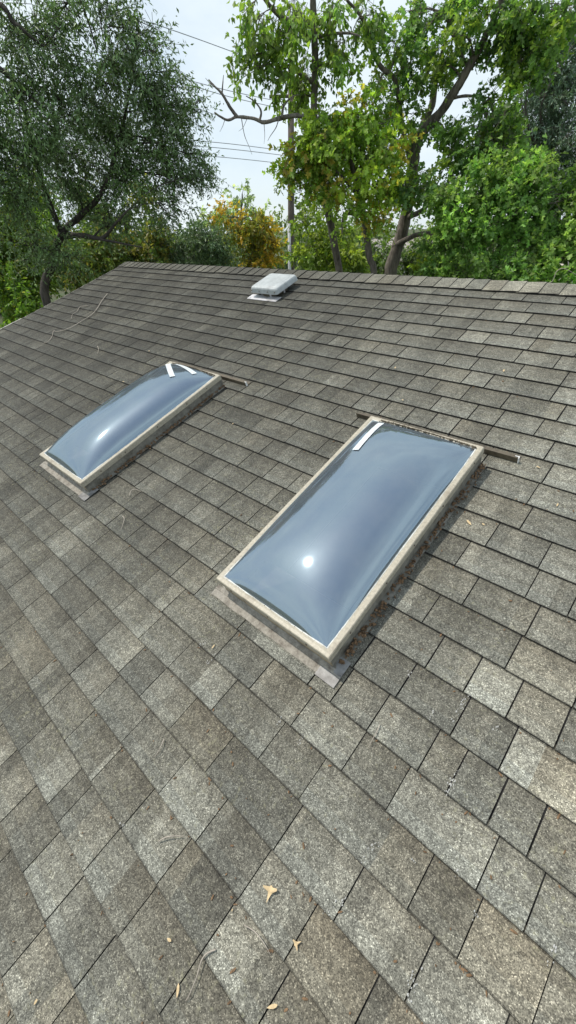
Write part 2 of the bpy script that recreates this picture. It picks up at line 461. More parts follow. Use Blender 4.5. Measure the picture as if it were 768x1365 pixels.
# back slope
bm = bmesh.new()
apex = Vector((0, RIDGE * E_, 0))
back = Matrix.Translation(rootM @ apex) @ Matrix.Rotation(-SL, 4, 'X')
for n in range(0, 20):
    for i in range(30):
        a = -38 + i * 2.8
        box(bm, a * E_, (a + 2.75) * E_, (.02 + n) * E_, (1.0 + n) * E_, -.004, .004 + .003 * (i % 2), 0)
o = bobj('back_slope', bm, M_SH); o.parent = house; o.matrix_local = back
ca = o.data.color_attributes.new('Col', 'FLOAT_COLOR', 'CORNER')
ca.data.foreach_set('color', np.tile(np.array((.14, .132, .12, 1), dtype=np.float32), len(o.data.loops)))
# ridge caps
V, FA, FM, CC = [], [], [], []
u = -38.15; i = 0
c2, s2 = math.cos(2 * SL), math.sin(2 * SL)
while u < ROOF_R - 1:
    st = .897 + rnd.uniform(-.02, .02)
    f = math.exp(rnd.gauss(.02, .17)) * 1.38; wm = min(1.6, max(0.3, rnd.gauss(.9, .4)))
    colr = tone_rgb(u, 1.0, f, wm)
    a, b = u, u + st + .12
    ya = .74 + rnd.gauss(0, .018); yb = ya + rnd.gauss(0, .006)
    h0, h1 = .085, .125 + rnd.uniform(0, .02)     # each cap lies over its left neighbour
    pass
    la, lb = (a, h0), (b, h1)
    prof = []
    for (uu, hg, y) in ((a, h0, ya), (b, h1, yb)):
        row = [(uu, y, hg)]
        row.append((uu, RIDGE - .22, hg + .02)); row.append((uu, RIDGE - .05, hg + .01 + .0))
        # over the crest and down the other side
        for t in (.14, .5, 1.05):
            yy = RIDGE + t * c2; ww = -t * s2 + hg * c2
            row.append((uu, yy + hg * s2 * .8, ww))
        prof.append(row)
    for k in range(5):
        addq([prof[0][k], prof[1][k], prof[1][k + 1], prof[0][k + 1]], 0, colr)
        p, q = prof[1][k + 1], prof[1][k]
        addq([(q[0], q[1], q[2]), (q[0], q[1], q[2] - .1), (p[0], p[1], p[2] - .1), p], 1, colr)
    p, q = prof[0][0], prof[1][0]
    addq([(p[0], p[1] + .008, .0), (q[0], q[1] + .008, .0), q, p], 1, colr)
    u += st; i += 1
me = bpy.data.meshes.new('ridge_cap'); me.from_pydata(V, [], FA); me.polygons.foreach_set('material_index', FM)
ca = me.color_attributes.new('Col', 'FLOAT_COLOR', 'CORNER'); ca.data.foreach_set('color', np.array(CC, dtype=np.float32).ravel())
o = link('ridge_cap', me, [M_SH, M_EDGE]); place_on_roof(o)
# rake trim along the left edge
bm = bmesh.new()
M_DRIP = grimy_mat('drip_edge_metal', (.40, .39, .36), (.20, .19, .17), .5, .3)
vv = [1.9 - i * 1.5 for i in range(33)]
for a, b in zip(vv, vv[1:]):
    ua, ub = rake_u(a), rake_u(b)
    lo = -.10 if a > -9 else -.55
    P = [(ua + .03, a, .05), (ub + .03, b, .05), (ub + lo * .35, b, .05), (ua + lo * .35, a, .05), (ua + lo * .35, a, -.9), (ub + lo * .35, b, -.9)]
    vs = [bm.verts.new([c * E_ for c in p]) for p in P]
    bm.faces.new((vs[0], vs[3], vs[2], vs[1])); bm.faces.new((vs[3], vs[4], vs[5], vs[2]))
o = bobj('drip_edge', bm, M_DRIP); place_on_roof(o)
# walls below
M_WALL = simple_mat('house_wall', (.42, .38, .32), .85, 3, .08)
bm = bmesh.new()
x0, x1 = (ROOF_L + 2.2) * E_, (ROOF_R - 2) * E_
y0 = rw(0, -44, 0).y - house.location.y; y1 = -y0 if False else 2.4
bm.free(); zt = -1.95; zb = GROUND - house.location.z
for (xa, xb, ya, yb) in ((x0, x1, y0, y0 + .15), (x0, x1, y1 - .15, y1)):
    bm = bmesh.new(); box(bm, xa, xb, ya, yb, zb, (zt if ya < 0 else -.85)); bobj('wall', bm, M_WALL, house)
for xa in (x0 + .01, x1 - .16):
    bm = bmesh.new()
    vs1 = [bm.verts.new((xa, y, z)) for y, z in ((y0, zb), (y1, zb), (y1, -.85), (0, -.12), (y0, zt))]
    vs2 = [bm.verts.new((xa + .14, v.co.y, v.co.z)) for v in vs1]
    bm.faces.new(vs1); bm.faces.new(list(reversed(vs2)))
    for i in range(5): bm.faces.new((vs1[i], vs1[(i + 1) % 5], vs2[(i + 1) % 5], vs2[i]))
    bobj('gable_wall', bm, M_WALL, house)

# pale sealant smears and droppings in the joints
bm = bmesh.new()
for (px, py, ln) in ((612,948,.5),(619,935,.35),(604,1040,.45),(599,1050,.3),(552,1148,.0),(553,1300,.3),(548,1318,.25),(270,862,.3),(282,878,.3),(372,960,.3),(164,1100,.12),(493,1135,.4),(440,1210,.3),
                     (575,955,.2),(634,1218,.2),(735,1275,.25),(660,970,.12),(548,895,.25),(610,1165,.1),(402,987,.2),(458,1200,.15)):
    u, v = on_roof(px, py)
    for k in range(int(3 + ln * 26)):
        uu = u + rnd.gauss(0, .035); v2 = v + rnd.uniform(-ln, ln) * .6
        r = rnd.uniform(.004, .015)
        n = 6; an0 = rnd.random() * 6
        hgt = .066 * (1 - ((v2 + 100) % 1.0) * .9) + .02
        vs = [bm.verts.new(((uu + r * math.cos(an0 + j) * rnd.uniform(.6, 1.2)) * E_, (v2 + r * 1.8 * math.sin(an0 + j) * rnd.uniform(.6, 1.2)) * E_, hgt * E_)) for j in range(n)]
        bm.faces.new(vs)
o = bobj('sealant_smear', bm, M_SMEAR); place_on_roof(o); o['kind'] = 'stuff'

# ---------------------------------------------------------------- skylights
def skylight(u0, v1, W, Lh, label, tapes, seed, hrim, Hdome):
    r = random.Random(seed)
    t = empty('skylight', rw(u0 + W / 2, v1 - Lh / 2, 0), (SL, 0, 0))
    tag(t, label, 'skylight', 'dome skylights on the roof')
    w, l = W * E_ / 2, Lh * E_ / 2
    top = hrim * E_
    rimw, lip = .028, .034
    # curb walls
    bm = bmesh.new()
    cw, cl, th = w - .010, l - .010, .035
    zc = top - lip + .006
    ring = []
    for (sx, sy) in ((-1, -1), (1, -1), (1, 1), (-1, 1)):
        ring.append((sx, sy))
    nseg = 14
    def wall(xa, ya, xb, yb, nx, ny):
        for i in range(nseg):
            f0, f1 = i / nseg, (i + 1) / nseg
            a = (xa + (xb - xa) * f0, ya + (yb - ya) * f0); b = (xa + (xb - xa) * f1, ya + (yb - ya) * f1)
            vs = [bm.verts.new((a[0], a[1], -.0)), bm.verts.new((b[0], b[1], -.0)), bm.verts.new((b[0], b[1], zc)), bm.verts.new((a[0], a[1], zc))]
            bm.faces.new(vs)
    wall(-cw, -cl, cw, -cl, 0, -1); wall(cw, -cl, cw, cl, 1, 0); wall(cw, cl, -cw, cl, 0, 1); wall(-cw, cl, -cw, -cl, -1, 0)
    bmesh.ops.remove_doubles(bm, verts=bm.verts, dist=.0005)
    bobj('curb', bm, M_CURB, t)
    # light shaft going down through the ceiling
    bm = bmesh.new()
    iw, il = cw - th, cl - th
    P = [(-iw, -il), (iw, -il), (iw, il), (-iw, il)]
    for i in range(4):
        a, b = P[i], P[(i + 1) % 4]
        bm.faces.new([bm.verts.new((*a, zc)), bm.verts.new((*b, zc)), bm.verts.new((*b, -.20)), bm.verts.new((*a, -.20))])
        a2 = [(c * 1.0) for c in a]
        oa = (a[0] + math.copysign(th, a[0]), a[1] + math.copysign(th, a[1])); ob = (b[0] + math.copysign(th, b[0]), b[1] + math.copysign(th, b[1]))
        bm.faces.new([bm.verts.new((*oa, zc)), bm.verts.new((*ob, zc)), bm.verts.new((*b, zc + .0005)), bm.verts.new((*a, zc + .0005))])
    bobj('light_shaft', bm, M_SHAFT, t)
    bm = bmesh.new()
    box(bm, -iw + .002, iw - .002, -il + .002, il - .002, -.24, -.202)  # dark panel closing the shaft, paints the dimness of the room below
    bobj('room_dark_panel', bm, M_ROOM_DARK, t)
    bm = bmesh.new()
    box(bm, -iw + .003, iw - .003, -il + .003, -il + .185, -.012, .004)  # pale brown panels added for the band at bottom and right
    box(bm, iw - .045, iw - .003, -il + .188, il - .003, -.012, .0035)
    bobj('inner_band', bm, M_BAND, t)
    # rim frame: mitred angle with a turned down lip
    bm = bmesh.new()
    prof = [(0, top - lip), (0, top - .004), (.003, top), (rimw * .55, top + .001), (rimw, top - .002), (rimw, top - .008)]
    ns = 16
    for side in range(4):
        ang = side * PI / 2
        half_l = (w, l)[side % 2]; half_d = (l, w)[side % 2]
        rows = []
        for i in range(ns + 1):
            f = -1 + 2 * i / ns
            row = []
            for (d, z) in prof:
                s = f * (half_l - d)
                wob = .0012 * noise.noise(Vector((f * 6, side * 9 + seed, z * 20)))
                p = Vector((s, -(half_d - d) + wob, z + wob))
                p = Matrix.Rotation(ang, 3, 'Z') @ p
                row.append(bm.verts.new(p))
            rows.append(row)
        for i in range(ns):
            for k in range(len(prof) - 1):
                bm.faces.new((rows[i][k], rows[i + 1][k], rows[i + 1][k + 1], rows[i][k + 1]))
    bmesh.ops.remove_doubles(bm, verts=bm.verts, dist=.0004)
    rim = bobj('rim_frame', bm, M_RIM, t)
    # screws in the lip
    for side, cnt in ((0, 3), (1, 5), (2, 3), (3, 5)):
        ang = side * PI / 2
        half_l = (w, l)[side % 2]; half_d = (l, w)[side % 2]
        for i in range(cnt):
            f = -1 + 2 * (i + .5) / cnt + r.uniform(-.05, .05)
            bm = bmesh.new()
            Mx = Matrix.Rotation(ang, 4, 'Z') @ Matrix.Translation((f * half_l, -half_d - .0005, top - lip * .55)) @ Matrix.Rotation(PI / 2, 4, 'X')
            bmesh.ops.create_cone(bm, cap_ends=True, segments=8, radius1=.0052, radius2=.0035, depth=.004, matrix=Mx)
            bobj('screw', bm, M_SCREW, rim)
    # sealant bead between rim and dome, broken and uneven
    bm = bmesh.new()
    iw2, il2 = w - rimw, l - rimw
    for side in range(4):
        ang = side * PI / 2
        hl_, hd_ = (iw2, il2)[side % 2], (il2, iw2)[side % 2]
        m_ = int(hl_ * 2 / .02)
        pts, rr = [], []
        for i in range(m_ + 1):
            f = -1 + 2 * i / m_
            p = Matrix.Rotation(ang, 3, 'Z') @ Vector((f * hl_, -hd_ - .001 + r.gauss(0, .0008), top - .003))
            pts.append(p)
            rr.append(.0028 + .0030 * max(0, noise.noise(Vector((f * 5 * hl_, side * 3.3 + seed, 1)))) + r.uniform(0, .0012))
        tube(bm, pts, rr, 6)
    bobj('sealant_bead', bm, M_CAULK, t, True)
    # pillow shaped dome
    bm = bmesh.new()
    nx, ny = 36, 60
    dw, dl = w - rimw + .004, l - rimw + .004
    def dome_h(x, y):
        bx = 1 - (abs(x) / dw) ** 2.3; by = 1 - (abs(y) / dl) ** 3.6
        return Hdome * max(0, bx) ** .62 * max(0, by) ** .62
    g = []
    for j in range(ny + 1):
        row = []
        fy = math.sin((-1 + 2 * j / ny) * PI / 2) * .35 + (-1 + 2 * j / ny) * .65
        for i in range(nx + 1):
            fx = math.sin((-1 + 2 * i / nx) * PI / 2) * .35 + (-1 + 2 * i / nx) * .65
            x, y = fx * dw, fy * dl
            z = top - .005 + dome_h(x, y) + .0012 * noise.noise(Vector((x * 5, y * 5, seed))) * (1 - abs(fx)) 
            row.append(bm.verts.new((x, y, z)))
        g.append(row)
    for j in range(ny):
        for i in range(nx):
            bm.faces.new((g[j][i], g[j][i + 1], g[j + 1][i + 1], g[j + 1][i]))
    bobj('dome', bm, M_DOME, t, True)
    # tape strips lying on the dome, given as dome coordinates (-1..1)
    for (ax, ay, bx_, by_, wd) in tapes:
        bm = bmesh.new()
        pu, pv = on_roof(ax, ay, hrim + .25); qu, qv = on_roof(bx_, by_, hrim + .45)
        A = Vector(((pu - u0) * E_ - w, (pv - v1) * E_ + l, 0)); B = Vector(((qu - u0) * E_ - w, (qv - v1) * E_ + l, 0))
        dr = (B - A).normalized(); nr = Vector((-dr.y, dr.x, 0))
        rows = []
        for i in range(9):
            p = A.lerp(B, i / 8)
            row = []
            for k in range(5):
                q = p + nr * wd * (k / 4 - .5)
                x = max(-dw + .0001, min(dw - .0001, q.x)); y = max(-dl + .0001, min(dl - .0001, q.y))
                row.append(bm.verts.new((q.x, q.y, top - .005 + dome_h(x, y) + .0045)))
            rows.append(row)
        for i in range(8):
            for k in range(4): bm.faces.new((rows[i][k], rows[i][k + 1], rows[i + 1][k + 1], rows[i + 1][k]))
        bobj('tape_strip', bm, M_TAPE, t, True)
    # apron flashing at the bottom with a wing folded on to the shingles each side
    bm = bmesh.new()
    ax0, ax1 = -w - .048, w + .035
    rows = []
    for i in range(25):
        f = i / 24
        x = ax0 + (ax1 - ax0) * f
        jv = .004 * noise.noise(Vector((x * 12, seed, 0)))
        row = [bm.verts.new(p) for p in ((x, -cl - .001, .026 + .009 * noise.noise(Vector((x * 25, 3, seed))) if abs(x) < cw + .01 else .012), (x, -cl - .008, .020 if abs(x) < cw + .01 else .011), (x, -cl - .020, .015), (x, -l - .012 + jv, .0115 + jv * .3), (x, -l - .042 + jv, .0095), (x, -l - .0425 + jv, .002))]
        rows.append(row)
    for i in range(24):
        for k in range(5): bm.faces.new((rows[i][k], rows[i + 1][k], rows[i + 1][k + 1], rows[i][k + 1]))
    bobj('apron_flashing', bm, M_APRON, t)
    bm = bmesh.new()
    vs, fs = box(bm, w - .050, w + .036, -l - .050, -l + .058, .0115, .0135)
    bobj('flashing_wing', bm, M_GALV, t)
    # step flashing up both sides
    for sx in (-1, 1):
        bm = bmesh.new()
        for i in range(9):
            y0 = -cl + i * (2 * cl / 9); y1 = y0 + 2 * cl / 9 + .012
            xa = sx * (cw + .0015 + .0006 * (i % 2)); xb = sx * (cw + .030 + r.uniform(-.003, .004))
            zt_ = top - lip - .003 + r.uniform(-.002, .001)
            vs = [bm.verts.new(p) for p in ((xa, y0, zt_), (xa, y1, zt_), (xa, y1, .010), (xa, y0, .014), (xb, y1, .009), (xb, y0, .013))]
            bm.faces.new((vs[0], vs[1], vs[2], vs[3])); bm.faces.new((vs[3], vs[2], vs[4], vs[5]))
        bobj('step_flashing', bm, M_STEP, t)
    # litter along the top edge between rim and dome, and under the right lip
    bm = bmesh.new()
    def crumb(x, y, z, s):
        Mx = Matrix.Translation((x, y, z)) @ Matrix.Rotation(r.random() * 6, 4, Vector((r.random(), r.random(), r.random() + .1)).normalized()) @ Matrix.Diagonal((s * r.uniform(.6, 1.5), s * r.uniform(.5, 1.1), s * r.uniform(.3, .8), 1))
        bmesh.ops.create_icosphere(bm, subdivisions=1, radius=1, matrix=Mx)
    for i in range(520):
        f = r.uniform(-.80, .99)
        q_ = abs(r.gauss(0, .009)); crumb(f * dw, dl - q_ + .004, top + .002 + dome_h(f * dw, max(0, dl - q_)) * .9, r.uniform(.002, .0055))
    for i in range(40):
        crumb(r.uniform(-dw, dw), -dl + abs(r.gauss(0, .004)), top - .001, r.uniform(.001, .0028))
    o = bobj('debris', bm, M_DEBRIS, t); o['kind'] = 'stuff'
    bm = bmesh.new()
    for i in range(300):
        y = r.uniform(-l * .95, l)
        crumb(cw + .008 + abs(r.gauss(0, .013)), y, .014 + r.uniform(0, .006), r.uniform(.003, .009))
    o = bobj('leaf_litter', bm, [M_LITTER], t); o['kind'] = 'stuff'
    return t
SKY_R = skylight(-.204, -11.0, 4.24, 8.35, 'larger nearer dome skylight with tan rim and one white tape strip at top left corner',
         [(508, 562, 474, 602, .034)], 3, .85, .100)
SKY_L = skylight(-13.495, -10.91, 4.34, 8.49, 'far left dome skylight with two white tape strips in a V',
         [(225, 487, 233, 508, .036), (236, 486, 259, 497, .036)], 9, .69, .125)
# head strips above each skylight
def strip(ua, ub, v, h, label, tip):
    t = empty('diverter_strip', rw((ua + ub) / 2, v, 0), (SL, 0, 0))
    tag(t, label, 'metal strip', 'strips above the skylights')
    hw = (ub - ua) / 2 * E_
    bm = bmesh.new()
    box(bm, -hw, hw, -.003, .003, .006, h)
    box(bm, -hw, hw, .0032, .045, .004, .0075)
    bobj('strip_angle', bm, M_BROWN, t)
    if tip:
        bm = bmesh.new(); box(bm, hw + .0005, hw + .004, -.006, .008, .004, h + .003); box(bm, hw - .016, hw + .004, .0035, .007, h - .008, h + .0035)
        bobj('end_cap', bm, M_WHITE, t)
strip(-1.35, 4.92, -10.42, .034, 'dark bronze strip above the nearer skylight with a white right end', True)
strip(-14.6, -7.95, -10.45, .030, 'dark bronze strip above the far left skylight', True)

# ---------------------------------------------------------------- roof vent
def roof_vent(u, v):
    t = empty('roof_vent', rw(u, v, 0), (SL, 0, 0))
    tag(t, 'low grey white box vent just below the ridge of the roof', 'roof vent')
    def rr(cx, cy, z, hx, hy, rad, bm, n=5):
        out = []
        for (sx, sy, a0) in ((1, 1, 0), (-1, 1, 90), (-1, -1, 180), (1, -1, 270)):
            for k in range(n + 1):
                a = math.radians(a0 + 90 * k / n)
                out.append(bm.verts.new((cx + sx * (hx - rad) + rad * math.cos(a), cy + sy * (hy - rad) + rad * math.sin(a), z)))
        return out
    def loft(bm, secs):
        for A, B in zip(secs, secs[1:]):
            n = len(A)
            for i in range(n): bm.faces.new((A[i], A[(i + 1) % n], B[(i + 1) % n], B[i]))
    bm = bmesh.new()
    hx, hy = .176, .158
    z0 = .052
    secs = [rr(0, 0, z0, hx, hy, .024, bm), rr(0, 0, z0 + .004, hx + .002, hy + .002, .025, bm), rr(0, 0, z0 + .038, hx - .004, hy - .004, .028, bm), rr(0, 0, z0 + .048, hx - .010, hy - .010, .03, bm), rr(0, 0, z0 + .052, hx - .026, hy - .026, .042, bm), rr(0, 0, z0 + .0505, hx - .036, hy - .036, .04, bm), rr(0, 0, z0 + .0545, hx - .045, hy - .045, .04, bm)]
    loft(bm, secs); bm.faces.new(secs[-1])
    inner = rr(0, 0, z0 + .002, hx - .004, hy - .004, .033, bm); up = rr(0, 0, z0 + .044, hx - .016, hy - .016, .033, bm)
    loft(bm, [secs[0], inner, up]); bm.faces.new(list(reversed(up)))
    hood = bobj('hood', bm, M_VENT, t)
    for x in (-.15, -.05, .06, .15):
        bm = bmesh.new(); bmesh.ops.create_cone(bm, cap_ends=True, segments=8, radius1=.006, radius2=.004, depth=.005, matrix=Matrix.Translation((x, -hy - .002, z0 + .022)) @ Matrix.Rotation(PI / 2, 4, 'X'))
        bobj('screw', bm, M_SCREW, hood)
    bm = bmesh.new()
    bmesh.ops.create_cone(bm, cap_ends=False, segments=28, radius1=.125, radius2=.115, depth=.09, matrix=Matrix.Translation((0, 0, .055)))
    bobj('neck', bm, M_DEBRIS, t, True)
    for a in range(6):
        an = a * PI / 3 + .4
        bm = bmesh.new()
        box(bm, -.008, .008, -.003, .003, .008, .098, 0, Matrix.Rotation(an, 4, 'Z') @ Matrix.Translation((0, -.135, 0)))
        bobj('bracket', bm, M_FLANGE, t)
    bm = bmesh.new()
    A = rr(-.02, -.150, .0095, .195, .046, .012, bm); B = rr(-.02, -.150, .0115, .194, .045, .012, bm)
    loft(bm, [A, B]); bm.faces.new(B)
    bobj('flange', bm, M_FLANGE, t)
    return t
roof_vent(-14.25, -1.15)

# ---------------------------------------------------------------- fallen leaves and twigs
def ztop(v): return (.068 * (1 - ((v + 100) % 1.0) / 1.1) + .012)
def dry_leaf(px, py, ln, ang, kind, label):
    u, v = on_roof(px, py)
    t_loc = rw(u, v, ztop(v) + .02)
    bm = bmesh.new()
    if kind == 'star':
        out = [(.02, -.55), (.13, -.1), (.20, .06), (.48, .30), (.44, .42), (.12, .34), (-.04, .42), (-.12, .30), (-.56, .20), (-.50, .10), (-.14, .06), (-.08, -.1)]
    elif kind == 'chip':
        out = [(0, -.5), (.22, -.2), (.26, .2), (.05, .5), (-.2, .25), (-.18, -.2)]
    else:
        out = [(0, -.5), (.10, -.25), (.16, .05), (.12, .32), (0, .5), (-.11, .3), (-.14, 0), (-.08, -.3)]
    c = bm.verts.new((0, 0, .004))
    vs = [bm.verts.new((x * ln, y * ln, .002 + abs(x) * ln * .35 + abs(y) ** 2 * ln * .25)) for x, y in out]
    for i in range(len(vs)): bm.faces.new((c, vs[i], vs[(i + 1) % len(vs)]))
    g = bmesh.ops.extrude_face_region(bm, geom=bm.faces[:])
    bmesh.ops.translate(bm, verts=[e for e in g['geom'] if isinstance(e, bmesh.types.BMVert)], vec=(0, 0, -.0008))
    o = bobj('dry_leaf', bm, M_DRYLEAF)
    o.location = t_loc; o.rotation_euler = (Matrix.Rotation(SL, 4, 'X') @ Matrix.Rotation(ang, 4, 'Z')).to_euler()
    tag(o, label, 'dry leaf', 'dry leaves fallen on the shingles')
for a in ((361, 1190, .040, .3, 'star', 'largest tan dry leaf, three lobed, lying on the shingles in the lower middle'),
          (398, 1257, .022, 2.6, 'star', 'small pale forked dry leaf right of and below the three lobed one'),
          (365, 1340, .028, -.65, 'long', 'tan pointed dry leaf on a joint at the bottom edge, below the curved pale twig'),
          (240, 1319, .026, .7, 'long', 'slender tan dry leaf beside the long hooked twig at the bottom'),
          (228, 1252, .015, -1.2, 'chip', 'tiny oval dry leaf above the hooked twig'),
          (52, 1334, .013, .2, 'chip', 'tiny pale dry leaf chip in the bottom left corner'),
          (311, 1213, .007, .2, 'chip', 'tiny orange chip left of the three lobed dry leaf'),
          (286, 864, .020, .1, 'long', 'orange dry leaf below the near left corner of the larger skylight'),
          (625, 699, .034, 1.0, 'long', 'tan dry leaf to the right of the larger skylight'),
          (644, 701, .015, 1.2, 'chip', 'small tan chip just right of the tan leaf beside the larger skylight'),
          (717, 625, .020, 1.4, 'long', 'pale scrap right of the white tipped strip end'),
          (742, 676, .020, .1, 'long', 'pale hooked scrap near the right edge of the photo'),
          (527, 493, .020, .4, 'chip', 'small tan chip on the upper slope above the larger skylight'),
          (537, 536, .014, .9, 'chip', 'tiny pale chip just above the larger skylight'),
          (166, 511, .020, -1.1, 'chip', 'tiny white chip up the slope from the far left skylight'),
          (200, 470, .020, -1.1, 'chip', 'tiny white chip between the far skylight and the ridge'),
          (311, 566, .014, .3, 'chip', 'tiny white chip on the shingles between the two skylights'),
          (671, 497, .022, .3, 'chip', 'tiny white chip on the upper right of the slope')):
    dry_leaf(*a)
bm = bmesh.new()
for i in range(260):
    px, py = rnd.uniform(0, 768), rnd.uniform(420, 1365)
    u, v = on_roof(px, py)
    if rnd.random() < .6: v = math.floor(v) + rnd.uniform(-.10, -.02)       # grit gathers below the butts
    if any(h[0] - .5 < u < h[1] + .5 and h[2] - .6 < v < h[3] + .6 for h in HOLES): continue
    p = rw(u, v, ztop(v) + .012)
    sz = rnd.uniform(.0012, .0036)
    bmesh.ops.create_icosphere(bm, subdivisions=1, radius=1, matrix=Matrix.Translation(p) @ Matrix.Rotation(SL, 4, 'X') @ Matrix.Rotation(rnd.random() * 6, 4, 'Z') @ Matrix.Diagonal((sz * rnd.uniform(1, 3.4), sz, sz * .6, 1)))
o = bobj('roof_grit', bm, M_LITTER); tag(o, 'scattered brown specks of grit and leaf crumbs on the shingles', 'debris', None, 'stuff')
def roof_twig(pp, rad, label, cat='twig', hs=None, side=()):
    pts = []
    for i, (px, py) in enumerate(pp):
        u, v = on_roof(px, py)
        pts.append(rw(u, v, .09 + (.04 if 0 < i < len(pp) - 1 else 0)))
    base = pts[0].copy()
    pts = [p - base for p in pts]
    r = [rad * .8 * (1 - .6 * i / (len(pts) - 1)) for i in range(len(pts))]
    P, R_ = smooth_path(pts, r, 6)
    bm = bmesh.new(); tube(bm, P, R_, 6, True, .3)
    o = bobj('twig', bm, M_TWIG, None, True); o.location = base
    tag(o, label, cat, 'twigs fallen on the shingles')
roof_twig([(144,393),(137,403),(131,413),(124,421),(112,429),(95,439),(78,444),(73,443),(71,450),(66,457),(58,459)], .006, 'long pale crooked twig on the upper left slope')
roof_twig([(118,409),(108,411),(104,417),(98,421),(96,426)], .0045, 'short pale forked twig just left of the long crooked twig')
roof_twig([(214,1122),(224,1117),(236,1115),(247,1115)], .0026, 'short pale curved twig in the lower left')
roof_twig([(328,1233),(341,1240),(353,1254),(362,1271)], .0022, 'thin pale curved twig below the three lobed dry leaf')
roof_twig([(290,1265),(279,1270),(272,1280),(266,1300),(256,1325),(250,1333)], .0026, 'long hooked twig near the bottom of the photo')
roof_twig([(221,986),(218,996),(214,1004),(208,1010)], .0024, 'thin pale twig on the lower left, left of the pale tab')
roof_twig([(507,967),(503,977),(497,988),(492,997)], .0020, 'thin pale stem below the larger skylight flashing')
roof_twig([(165,690),(168,694),(166,702),(163,708)], .0028, 'tiny curled stem below the far left skylight')
roof_twig([(174,663),(177,657),(182,655),(190,657)], .0034, 'dark forked twiglet right of the far skylight corner')
roof_twig([(131,463),(133,468),(131,473)], .004, 'tiny curled stem on the upper left slope under the crooked twig')

